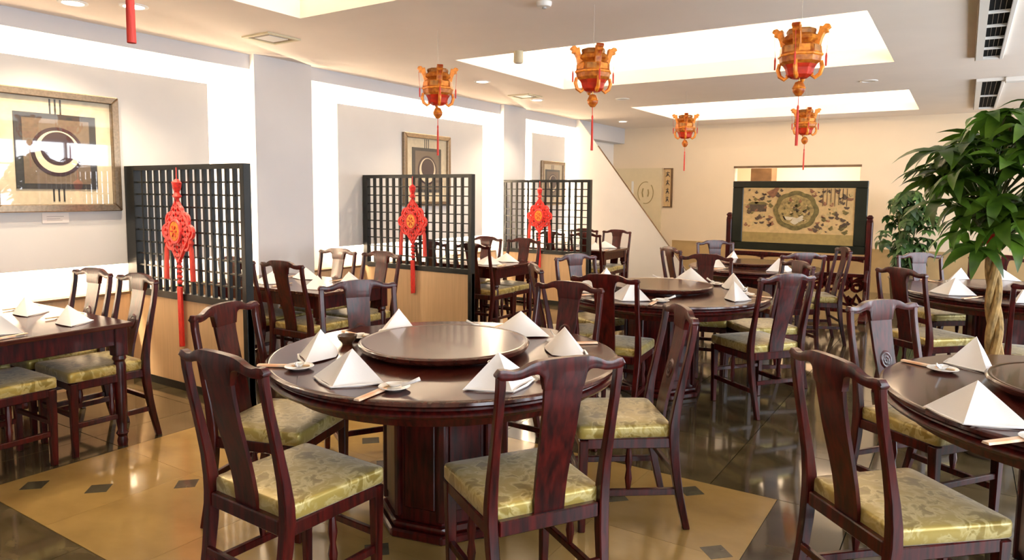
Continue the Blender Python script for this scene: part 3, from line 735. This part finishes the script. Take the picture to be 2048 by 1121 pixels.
TBL = {'T1': 'front round table', 'T2': 'middle round table', 'T3': 'round table by painted screen', 'T4': 'edge-cut round table',
       'T5': 'round table behind the tree', 'B1': 'nearest booth table', 'B2': 'second booth table', 'B3': 'third booth table', 'B4': 'farthest booth table'}
SEATS = []
def chair(tb, x, y, face, desc, extra=''):
    o = CH if not used[0] else copy_tree(CH)
    used[0] = True
    o.location = (x, y, 0); o.rotation_euler = (0, 0, R(face - 90))
    tag(o, 'rosewood chair with gold seat%s at %s of %s' % (extra, desc, TBL[tb]), 'chair', 'rosewood dining chairs')
    SEATS.append((tb, x, y, face, desc))
# back-of-chair position, direction it faces
chair('T1', -1.99, 1.36, 88, 'near left side')
chair('T1', -1.05, 1.93, 148, 'near right side')
chair('T1', -1.09, 3.14, 217, 'right side')
chair('T1', -2.84, 1.97, 18, 'left side')
chair('T1', -2.97, 2.94, -31, 'far left side', ' and pale glare')
chair('T1', -1.94, 3.63, 267, 'far side')
chair('T2', -1.94, 4.12, 98, 'near side')
chair('T2', -0.97, 4.90, 143, 'right side')
chair('T2', -2.65, 4.43, 42, 'near left side')
chair('T2', -2.81, 5.38, -22, 'far left side', ' and pale glare')
chair('T2', -1.89, 6.08, 282, 'far side')
chair('T2', -1.10, 5.92, 222, 'far right side')
chair('T3', -2.46, 6.75, 45, 'near left side')
chair('T3', -2.40, 8.05, -48, 'far left side')
chair('T3', -1.22, 6.83, 134, 'near right side')
chair('T3', -1.02, 7.85, 205, 'far right side')
chair('T4', -0.33, 2.45, 44, 'near side')
chair('T4', -0.32, 3.92, -36, 'far left side', ' and violet glare')
chair('T5', -0.37, 5.82, 48, 'near left side')
chair('T5', -0.33, 7.53, -50, 'far left side')
chair('T5', 0.50, 5.42, 95, 'near side')
chair('T5', 0.28, 7.72, -92, 'far side')
BY = {'B1': (1.28, 2.37), 'B2': (3.46, 4.54), 'B3': (5.88, 6.92), 'B4': (8.48, 9.52)}
for k, (a, b) in BY.items():
    chair(k, -4.29, a, 91, 'near aisle corner'); chair(k, -4.84, a, 89, 'near wall corner')
    chair(k, -4.30, b, 268, 'far aisle corner'); chair(k, -4.84, b, 271, 'far wall corner')

# ------------------------------------------------------------------ round tables
TC = {'T1': (-1.97, 2.50, 0.79), 'T2': (-1.91, 5.10, 0.79), 'T3': (-1.80, 7.42, 0.66), 'T4': (0.52, 3.25, 0.78), 'T5': (0.34, 6.65, 0.78)}
TZ = 0.772
def round_table(k):
    x, y, r = TC[k]
    t = thing('round_table', {'T1': 'large round rosewood pedestal table in the foreground, set with napkins', 'T2': 'round rosewood pedestal table in the middle of the room', 'T3': 'smaller round rosewood table in front of the painted screen',
               'T4': 'round rosewood table cut off by the frame edge, glossy rim', 'T5': 'round rosewood table behind the braided tree trunk'}[k], 'table', (x, y, 0), R(12), 'round rosewood tables')
    z = TZ
    MB().lathe([(0.0, z - 0.03), (r - 0.03, z - 0.03), (r - 0.012, z - 0.026), (r, z - 0.016), (r - 0.002, z - 0.006), (r - 0.012, z - 0.0005), (r - 0.020, z), (r - 0.028, z), (0, z)], 72).build('table_top', 'tabletop', t, smooth=True)
    MB().lathe([(r - 0.09, z - 0.075), (r - 0.04, z - 0.075), (r - 0.018, z - 0.068), (r - 0.010, z - 0.056), (r - 0.018, z - 0.045), (r - 0.03, z - 0.040), (r - 0.034, z - 0.03), (r - 0.09, z - 0.03)], 72).build('edge_moulding', 'rosewood', t, smooth=True)
    MB().lathe([(r - 0.14, z - 0.12), (r - 0.10, z - 0.12), (r - 0.085, z - 0.07), (r - 0.14, z - 0.07)], 64).build('apron', 'rosewood', t, smooth=True)
    # octagonal pedestal with recessed panels
    q0 = 0.285 if r > 0.7 else 0.23
    def octa(rr, z0, z1): return MB().lathe([(0, z0), (rr, z0), (rr, z1), (0, z1)], 8, a0=PI / 8)
    octa(q0 + 0.035, 0.0, 0.04).build('plinth', 'rosewood', t, bevel=0.008)
    octa(q0 + 0.018, 0.04, 0.07).build('base_moulding', 'rosewood', t, bevel=0.012, seg=2)
    octa(q0 - 0.012, 0.07, z - 0.09).build('pedestal_core', 'rosewood', t)
    octa(q0 + 0.03, z - 0.10, z - 0.05).build('pedestal_cap', 'rosewood', t, bevel=0.006)
    side = 2 * q0 * math.sin(PI / 8); ap = q0 * math.cos(PI / 8)
    pm = boxes((ap - 0.014, ap - 0.002, -side / 2 + 0.035, side / 2 - 0.035, 0.13, z - 0.14)).mesh('pedestal_panel', 'rosewood', bevel=0.005)
    rm = boxes((q0 - 0.026, q0 + 0.004, -0.016, 0.016, 0.085, z - 0.10)).mesh('corner_rib', 'rosewood', bevel=0.006)
    for n in range(8):
        put('pedestal_panel', pm, t, rot=(0, 0, n * PI / 4)); put('corner_rib', rm, t, rot=(0, 0, n * PI / 4 + PI / 8))
    # lazy susan
    s_ = tag(thing('lazy_susan', {'T1': 'red brown lazy susan turntable on the front table', 'T2': 'lazy susan turntable on the middle round table', 'T3': 'lazy susan turntable on the table by the painted screen', 'T4': 'lazy susan turntable on the table cut by the frame edge', 'T5': 'lazy susan turntable on the table behind the tree'}[k], 'turntable', (x - 0.03, y + 0.03, z), 0, 'lazy susan turntables'))
    q = r * 0.50
    MB().lathe([(0, 0.0), (0.30, 0.0), (0.30, 0.012), (0, 0.012)], 48).build('bearing', 'rosewood', s_, smooth=True)
    MB().lathe([(0, 0.012), (q - 0.03, 0.012), (q - 0.012, 0.018), (q - 0.006, 0.026), (q - 0.002, 0.034), (q, 0.042), (q - 0.006, 0.048), (q - 0.016, 0.049), (q - 0.022, 0.047), (q - 0.026, 0.0469), (q - 0.034, 0.0469), (0, 0.0469)], 64).build('turntable_disc', 'susan', s_, smooth=True)
for k in TC: round_table(k)

# ------------------------------------------------------------------ booth tables
BZ = 0.735
def booth_table(k, yc, label):
    x0, x1, hw = -5.42, -4.05, 0.40
    t = thing('booth_table', label, 'table', (0, yc, 0), 0, 'rectangular booth tables')
    boxes((x0, x1, -hw, hw, BZ - 0.028, BZ)).build('table_top', 'tabletop', t, bevel=0.006, seg=2)
    for a in ((x0 + 0.05, x1 - 0.05, -hw + 0.035, -hw + 0.055, BZ - 0.13, BZ - 0.028), (x0 + 0.05, x1 - 0.05, hw - 0.055, hw - 0.035, BZ - 0.13, BZ - 0.028), (x0 + 0.035, x0 + 0.055, -hw + 0.06, hw - 0.06, BZ - 0.13, BZ - 0.028), (x1 - 0.055, x1 - 0.035, -hw + 0.06, hw - 0.06, BZ - 0.13, BZ - 0.028)):
        boxes(a).build('apron', 'rosewood', t, bevel=0.003)
    for xx in (x0 + 0.06, x1 - 0.06):
        for yy in (-hw + 0.06, hw - 0.06):
            l = boxes((xx - 0.036, xx + 0.036, yy - 0.036, yy + 0.036, 0.54, BZ - 0.028)).build('leg', 'rosewood', t, bevel=0.004)
            MB().lathe([(0.026, 0), (0.030, 0.03), (0.022, 0.055), (0.034, 0.075), (0.024, 0.095), (0.031, 0.15), (0.035, 0.48), (0.028, 0.505), (0.038, 0.52), (0.034, 0.54)], 14, (xx, yy, 0)).build('turned_shaft', 'rosewood', l, smooth=True)
TB = {'B1': 1.80, 'B2': 4.00, 'B3': 6.40, 'B4': 9.00}
for k, lb in (('B1', 'rectangular rosewood booth table under the large picture, nearest of four'), ('B2', 'rectangular rosewood booth table just past the nearest lattice partition'), ('B3', 'rectangular rosewood booth table between middle and farthest lattice partitions'), ('B4', 'rectangular rosewood booth table beyond the farthest lattice partition')):
    booth_table(k, TB[k], lb)

# ------------------------------------------------------------------ place settings
def napkin_mesh(seed):
    rnd = random.Random(seed); A = Vector((rnd.uniform(-.01, .01), 0.015, 0.128))
    P = [Vector((-0.135, 0.01, 0.004)), Vector((-0.01, -0.085, 0.002)), Vector((0.13, 0.005, 0.004)), Vector((0.0, 0.07, 0.003))]
    n = 7; vs = []; fs = []
    for s_ in range(4):
        B, C = P[s_], P[(s_ + 1) % 4]; bulge = (0.012, 0.010, -0.008, -0.01)[s_]
        nrm = (B - A).cross(C - A).normalized()
        base = len(vs); idx = {}
        for i in range(n + 1):
            for j in range(i + 1):
                u = i / n; v = j / i if i else 0
                p = A + (B - A) * u * (1 - v) + (C - A) * u * v
                p += nrm * (-bulge) * math.sin(PI * v) * u * (1 - 0.4 * u) * 2
                p.z = max(0.001, p.z + (0.006 * math.sin(PI * v) if i == n and s_ in (0, 1) else 0))
                idx[i, j] = len(vs); vs.append(p)
        for i in range(n):
            for j in range(i + 1):
                fs.append((idx[i, j], idx[i + 1, j], idx[i + 1, j + 1]))
                if j < i: fs.append((idx[i, j], idx[i + 1, j + 1], idx[i, j + 1]))
    mb = MB().add(vs, fs)
    # the turned-up second layer along the foot
    mb.tube([P[0] + Vector((0.01, -0.004, 0.003)), (P[0] + P[1]) / 2 + Vector((0, -0.008, 0.004)), P[1] + Vector((0, -0.004, 0.003))], [0.003, 0.005, 0.003], 6)
    mb.tube([P[1] + Vector((0, -0.004, 0.003)), (P[1] + P[2]) / 2 + Vector((0.004, -0.008, 0.004)), P[2] + Vector((-0.01, -0.004, 0.003))], [0.003, 0.005, 0.003], 6)
    return mb.mesh('napkin', 'napkin', smooth=True)
NAP = [napkin_mesh(s_) for s_ in (1, 2, 3)]
slv = MB().add([(-0.013, -0.10, 0.003), (0.013, -0.10, 0.003), (0.015, 0.06, 0.004), (-0.015, 0.06, 0.004), (-0.010, -0.10, 0.010), (0.010, -0.10, 0.010), (0.012, 0.06, 0.011), (-0.012, 0.06, 0.011)],
               [(0, 3, 2, 1), (4, 5, 6, 7), (0, 1, 5, 4), (1, 2, 6, 5), (2, 3, 7, 6), (3, 0, 4, 7)]).mesh('paper_sleeve', 'sleeve')
chp = MB().tube([(0, 0.03, 0.008), (0, 0.125, 0.009)], [0.0035, 0.003], 6).mesh('chopstick', 'chop')
def spoon_mesh():
    vs = []; fs = []; n, k = 7, 12
    for a in range(n):
        r = a / (n - 1)
        for i in range(k):
            q = 2 * PI * i / k; vs.append((0.022 * r * math.cos(q), 0.034 * r * math.sin(q), 0.004 + 0.016 * r * r))
    for a in range(n - 1):
        for i in range(k): j = (i + 1) % k; fs.append((a * k + i, a * k + j, (a + 1) * k + j, (a + 1) * k + i))
    mb = MB().add(vs, fs); mb.tube([(0, 0.028, 0.017), (0, 0.06, 0.024), (0, 0.10, 0.042)], [0.010, 0.006, 0.008], 8, 0.45)
    return mb.mesh('spoon', 'porcelain', smooth='all')
SPN = spoon_mesh()
dish = MB().lathe([(0.0, 0.003), (0.028, 0.003), (0.03, 0.0), (0.034, 0.0), (0.06, 0.014), (0.058, 0.016), (0.032, 0.006), (0.0, 0.006)], 28)
DSH = dish.mesh('side_plate', 'porcelain', smooth=True)
bowl = MB().lathe([(0.0, 0.004), (0.02, 0.0), (0.024, 0.0), (0.026, 0.008), (0.042, 0.024), (0.048, 0.045), (0.045, 0.045), (0.038, 0.026), (0.0, 0.012)], 28)
NPOS = {('T4', 'near side'): (0.07, 2.72, 220), ('T4', 'far left side'): (0.06, 3.60, 145), ('T1', 'left side'): (-2.37, 2.10, 200), ('T1', 'near left side'): (-1.96, 1.88, 268), ('T1', 'far left side'): (-2.46, 2.70, 160), ('T1', 'far side'): (-1.90, 3.03, 85), ('T1', 'right side'): (-1.50, 2.79, 30), ('T1', 'near right side'): (-1.44, 2.17, 325)}
cnt = 0; NS = (1.2, 1.15, 1.0); NB = (1.3, 1.2, 0.8)
for tb, x, y, face, desc in SEATS:
    if tb[0] == 'T':
        cx, cy, r = TC[tb]; ang = math.atan2(y - cy, x - cx); zt = TZ
        px, py = cx + (r - 0.19) * math.cos(ang), cy + (r - 0.19) * math.sin(ang)
        if (tb, desc) in NPOS: px, py, dg = NPOS[tb, desc]; ang = R(dg)
    else:
        zt = BZ; ang = R(face + 180); px = x - 0.02; py = TB[tb] + math.copysign(0.19, y - TB[tb])
    cnt += 1; rz = ang + PI / 2 + random.uniform(-0.5, 0.5) + (0.5 if tb[0] == 'T' else 0)
    where = '%s, %s' % (TBL[tb], desc)
    tag(put('napkin', NAP[cnt % 3], None, (px, py, zt), (0, 0, rz), NS if tb[0] == 'T' else NB), 'white napkin folded into a pyramid on %s' % where, 'napkin', 'folded table napkins')
    rad = Vector((math.cos(ang), math.sin(ang), 0)); tan_ = Vector((-rad.y, rad.x, 0)); c = Vector((px, py, zt))
    p = c + tan_ * 0.205 + rad * 0.06
    s_ = thing('chopstick_sleeve', 'paper chopstick sleeve on %s' % where, 'chopsticks', p, ang + PI / 2 + 0.15, 'paper chopstick sleeves')
    put('paper_sleeve', slv, s_); put('chopstick', chp, s_, (-0.005, 0, 0)); put('chopstick', chp, s_, (0.005, 0, 0))
    if tb in ('T1', 'T2', 'T4'):
        p = c + tan_ * 0.218 - rad * 0.03
        d_ = tag(put('side_plate', DSH, None, p), 'small white side plate on %s' % where, 'plate', 'small white side plates')
        tag(put('soup_spoon', SPN, None, p + Vector((0, 0, 0.005)), (0, 0, ang + 0.4)), 'white porcelain soup spoon on %s' % where, 'spoon', 'porcelain soup spoons')
for n_, mt_, x, y, lb in (('tea_bowl', 'brownglaze', -2.46, 2.36, 'small brown tea bowl beside the leftmost napkins on the front table'), ('sauce_bowl', 'darkglaze', -1.56, 2.33, 'dark glazed sauce bowl on the front table near the right napkins')):
    o = tag(bowl.build(n_, mt_, None, smooth=True, loc=(x, y, TZ)), lb, 'bowl')

# ------------------------------------------------------------------ hanging lanterns
def lantern(x, y, label, rz):
    t = thing('hanging_lantern', label, 'lantern', (x, y, 1.79), rz, 'orange and gold hanging lanterns')
    z0 = 0.66                                   # top of the lantern above the tassel end
    def hexl(prof, n=8): return MB().lathe(prof, n)
    top_ = HC
    for a, b in COF:
        if a - 0 < y < b and CX0 < x < CX1: top_ = TOPZ
    MB().tube([(0, 0, z0 - 0.03), (0, 0, top_ - 1.79)], 0.0015, 5).build('hanging_thread', 'cord', t)
    hexl([(0.0, z0 - 0.012), (0.078, z0 - 0.006), (0.082, z0 - 0.016), (0.078, z0 - 0.035), (0, z0 - 0.035)]).build('crown', 'lanternbrown', t)
    hexl([(0.078, z0 - 0.035), (0.100, z0 - 0.050), (0.106, z0 - 0.070), (0.092, z0 - 0.080), (0.085, z0 - 0.085)]).build('upper_tier', 'lantern', t)
    body = hexl([(0.085, z0 - 0.085), (0.108, z0 - 0.10), (0.118, z0 - 0.15), (0.112, z0 - 0.19), (0.092, z0 - 0.205)]).build('body', 'lantern', t)
    hexl([(0.115, z0 - 0.145), (0.124, z0 - 0.15), (0.124, z0 - 0.158), (0.115, z0 - 0.163)]).build('waist_band', 'gold', t)
    hexl([(0.092, z0 - 0.205), (0.080, z0 - 0.225), (0.070, z0 - 0.262), (0.045, z0 - 0.278), (0.0, z0 - 0.278)]).build('lower_bowl', 'lanternred', t)
    for k in range(8):
        q = 2 * PI * k / 8; mm = Matrix.Rotation(q, 4, 'Z')
        pn = boxes((0.0, 0.004, -0.030, 0.030, z0 - 0.140, z0 - 0.105)).xf(Matrix.Rotation(q + PI / 8, 4, 'Z') @ Matrix.Translation((0.103, 0, 0)))
        pn.build('printed_panel', 'lanternbrown' if k % 2 else 'gold', body)
        if k % 2: continue
        # flared bracket shaped like a dragon head
        w_ = MB().prism([(0.060, z0 - 0.105), (0.082, z0 - 0.060), (0.095, z0 - 0.030), (0.100, z0 + 0.002), (0.116, z0 - 0.004), (0.128, z0 + 0.010), (0.150, z0 + 0.006), (0.158, z0 - 0.010), (0.142, z0 - 0.020), (0.146, z0 - 0.034), (0.126, z0 - 0.040), (0.114, z0 - 0.066), (0.106, z0 - 0.100), (0.094, z0 - 0.125)], -0.022, 0.022, 'y')
        w_.xf(mm).build('dragon_bracket', 'lantern' if k % 4 else 'gold', t, bevel=0.003)
        # scrolled foot
        sc = MB().tube([((0.112, 0, z0 - 0.19)), (0.120, 0, z0 - 0.225), (0.108, 0, z0 - 0.262), (0.082, 0, z0 - 0.280), (0.066, 0, z0 - 0.268), (0.072, 0, z0 - 0.252)], [0.010, 0.012, 0.012, 0.011, 0.009, 0.006], 6)
        sc.xf(mm).build('scroll_foot', 'gold', t, smooth=True)
        dt = MB().tube([(0.146, 0, z0 - 0.03), (0.140, 0, z0 - 0.12), (0.138, 0, z0 - 0.15)], 0.0012, 4); dt.tube([(0.138, 0, z0 - 0.15), (0.138, 0, z0 - 0.165), (0.138, 0, z0 - 0.22)], [0.003, 0.006, 0.005], 6)
        dt.xf(mm).build('side_drop', 'tassel', t)
    MB().tube([(0, 0, z0 - 0.275), (0, 0, z0 - 0.295)], 0.004, 6).build('link', 'brass', t)
    MB().lathe([(0, z0 - 0.292), (0.022, z0 - 0.300), (0.036, z0 - 0.330), (0.034, z0 - 0.352), (0.016, z0 - 0.376), (0, z0 - 0.380)], 12).build('drop_ball', 'lantern', t, smooth=True)
    MB().lathe([(0.030, z0 - 0.326), (0.039, z0 - 0.334), (0.030, z0 - 0.342)], 12).build('ball_band', 'gold', t)
    MB().tube([(0, 0, z0 - 0.378), (0, 0, z0 - 0.43)], 0.0025, 5).build('tassel_cord', 'tassel', t)
    MB().lathe([(0, z0 - 0.425), (0.005, z0 - 0.432), (0.007, z0 - 0.445), (0.005, z0 - 0.455), (0.007, z0 - 0.48), (0.0085, 0.0), (0, 0.0)], 12).build('tassel', 'tassel', t, smooth=True)
for i, (x, y, lb) in enumerate(((-3.45, 4.28, 'orange gold hanging lantern nearest the left wall, before the second picture'), (-2.10, 4.22, 'orange gold hanging lantern in the middle of the near row'), (-0.84, 4.32, 'largest orange gold hanging lantern, in front of the bright coffer'),
                                (-2.85, 8.2, 'small distant orange lantern beside the narrow plaque'), (-1.53, 8.30, 'small distant orange lantern above the painted screen'), (-1.40, 0.78, 'hanging lantern nearest the camera, only its red tassel in view'))):
    lantern(x, y, lb, math.atan2(y, x) + PI / 2 + (0.12, 0.3, -0.2, 0.05, 0.25, 0)[i])

# ------------------------------------------------------------------ potted plants
def palmate(nl, L_, droop, seed, width=0.2):
    rnd = random.Random(seed); vs = []; fs = []
    for k in range(nl):
        q = (k - (nl - 1) / 2) * (5.2 / nl) + rnd.uniform(-.12, .12); ln = L_ * (1 - 0.10 * abs(k - (nl - 1) / 2)) * rnd.uniform(.88, 1.08)
        dr = droop * rnd.uniform(.7, 1.3); n = 6; o = len(vs)
        ux, uy = math.cos(q), math.sin(q)
        for i in range(n + 1):
            u = i / n; r = ln * u; w_ = ln * width * (math.sin(PI * min(1, u ** 0.8 * 0.985 + 0.012)) ** 0.85)
            z = 0.10 * ln * math.sin(u * 2.2) - dr * ln * u * u
            rr = r * (1 - 0.22 * dr * u)
            for s_ in (-1, 0, 1): vs.append((rr * ux - s_ * w_ * uy, rr * uy + s_ * w_ * ux, z + (0.035 * ln * math.sin(PI * u) if s_ else 0)))
        for i in range(n):
            for s_ in (0, 1): a = o + i * 3 + s_; fs.append((a, a + 1, a + 4, a + 3))
    return MB().add(vs, fs)
def money_tree():
    bx, by = 0.21, 4.90
    t = thing('money_tree', 'tall potted tree with braided trunk and large glossy palmate leaves', 'potted plant', (bx, by, 0))
    MB().lathe([(0, 0), (0.15, 0), (0.165, 0.02), (0.21, 0.36), (0.225, 0.37), (0.225, 0.40), (0.205, 0.40), (0.195, 0.34), (0, 0.34)], 32).build('pot', 'pot', t, smooth=True)
    MB().lathe([(0, 0.35), (0.19, 0.345)], 24).build('soil', 'soil', t)
    for k in range(3):
        pts = []
        for i in range(40):
            u = i / 39; q = 2 * PI * k / 3 + u * 9.5
            pts.append((0.028 * math.cos(q) * (1 - 0.3 * u) - 0.07 * u, 0.028 * math.sin(q) * (1 - 0.3 * u), 0.33 + 1.0 * u))
        MB().tube(pts, [0.026 - 0.007 * i / 39 for i in range(40)], 8).build('braided_stem', 'trunk', t, smooth=True)
    MB().lathe([(0.062, -0.03), (0.070, 0), (0.062, 0.03)], 14, (-0.06, 0, 1.27)).build('red_ribbon', 'redflat', t, smooth=True)
    kinds = [palmate(6, 0.27, 0.35, 1, 0.165).mesh('leaf', 'leaf', smooth='all'), palmate(7, 0.25, 0.55, 2, 0.155).mesh('leaf', 'leaf', smooth='all'), palmate(6, 0.28, 0.75, 3, 0.165).mesh('leaf', 'leaf', smooth='all'), palmate(6, 0.23, 0.40, 4, 0.165).mesh('leaf', 'leaf', smooth='all')]
    rnd = random.Random(11)
    RT = Vector((0.84, 0.54, 0)); spots = []
    for i in range(96):
        q = rnd.uniform(0, 2 * PI); u = rnd.random(); z = 1.36 + 0.56 * u
        rad_ = (0.14 + 0.32 * rnd.random()) * (0.75 + 0.7 * math.sin(PI * min(1, u + 0.12)) * 0.6)
        v = RT * 0.10
        spots.append((rad_ * math.cos(q) + v.x, rad_ * math.sin(q) + v.y, z + rnd.uniform(-.05, .05), q, rnd.uniform(-.5, .6)))
    for s_, z in ((-0.40, 1.76), (-0.30, 1.60), (-0.05, 1.98), (0.10, 2.02), (-0.34, 1.48), (-0.26, 1.30), (0.22, 2.04), (-0.22, 1.80), (0.35, 1.95), (-0.16, 1.22), (0.0, 1.28)):
        v = RT * s_; spots.append((v.x, v.y - 0.1, z, math.atan2(v.y, v.x) + rnd.uniform(-.3, .3), 0.2))
    for i, (x, y, z, q, tilt) in enumerate(spots):
        base = Vector((-0.06 + 0.05 * math.cos(q), 0.05 * math.sin(q), max(1.28, z - 0.30)))
        e = Vector((x, y, z)); mid = (base + e) / 2 + Vector((0, 0, 0.05))
        MB().tube([base, mid, e], [0.006, 0.004, 0.003], 5).build('petiole', 'stem', t, smooth=True)
        put('leaf', kinds[i % 4], t, e, (rnd.uniform(-.45, .45), tilt, q))
    MB().tube([(-0.07, 0, 1.30), (-0.06, 0.01, 1.6), (-0.02, 0.0, 1.9)], [0.02, 0.015, 0.008], 7).build('upper_stem', 'trunk', t, smooth=True)
money_tree()
def bushy_plant():
    t = thing('bushy_plant', 'bushy potted plant with fine leaves standing beside the painted screen', 'potted plant', (-0.68, 11.5, 0))
    MB().lathe([(0, 0), (0.16, 0), (0.2, 0.32), (0.22, 0.34), (0.2, 0.36), (0, 0.33)], 24).build('pot', 'pot', t, smooth=True)
    kinds = [palmate(7, 0.17, 0.5, 21, 0.26).mesh('leaf', 'leaf2', smooth='all'), palmate(6, 0.15, 0.8, 22, 0.28).mesh('leaf', 'leaf2', smooth='all')]
    rnd = random.Random(5)
    for k in range(4):
        MB().tube([(0.03 * k - 0.05, 0, 0.33), (0.05 * k - 0.08, 0.03 * (k % 2), 0.8), (0.08 * k - 0.12, 0.05 * (k % 2), 1.3)], [0.014, 0.011, 0.006], 6).build('stem', 'stem', t, smooth=True)
    for i in range(110):
        z = rnd.uniform(0.48, 1.58); q = rnd.uniform(0, 2 * PI)
        env = 0.40 * math.sin(PI * min(1, max(0.12, (z - 0.35) / 1.35))) * (0.75 if z < 0.85 else 1)
        r = env * math.sqrt(rnd.random())
        put('leaf', kinds[i % 2], t, (r * math.cos(q), r * math.sin(q), z), (rnd.uniform(-.4, .4), rnd.uniform(-.1, .7), q))
bushy_plant()
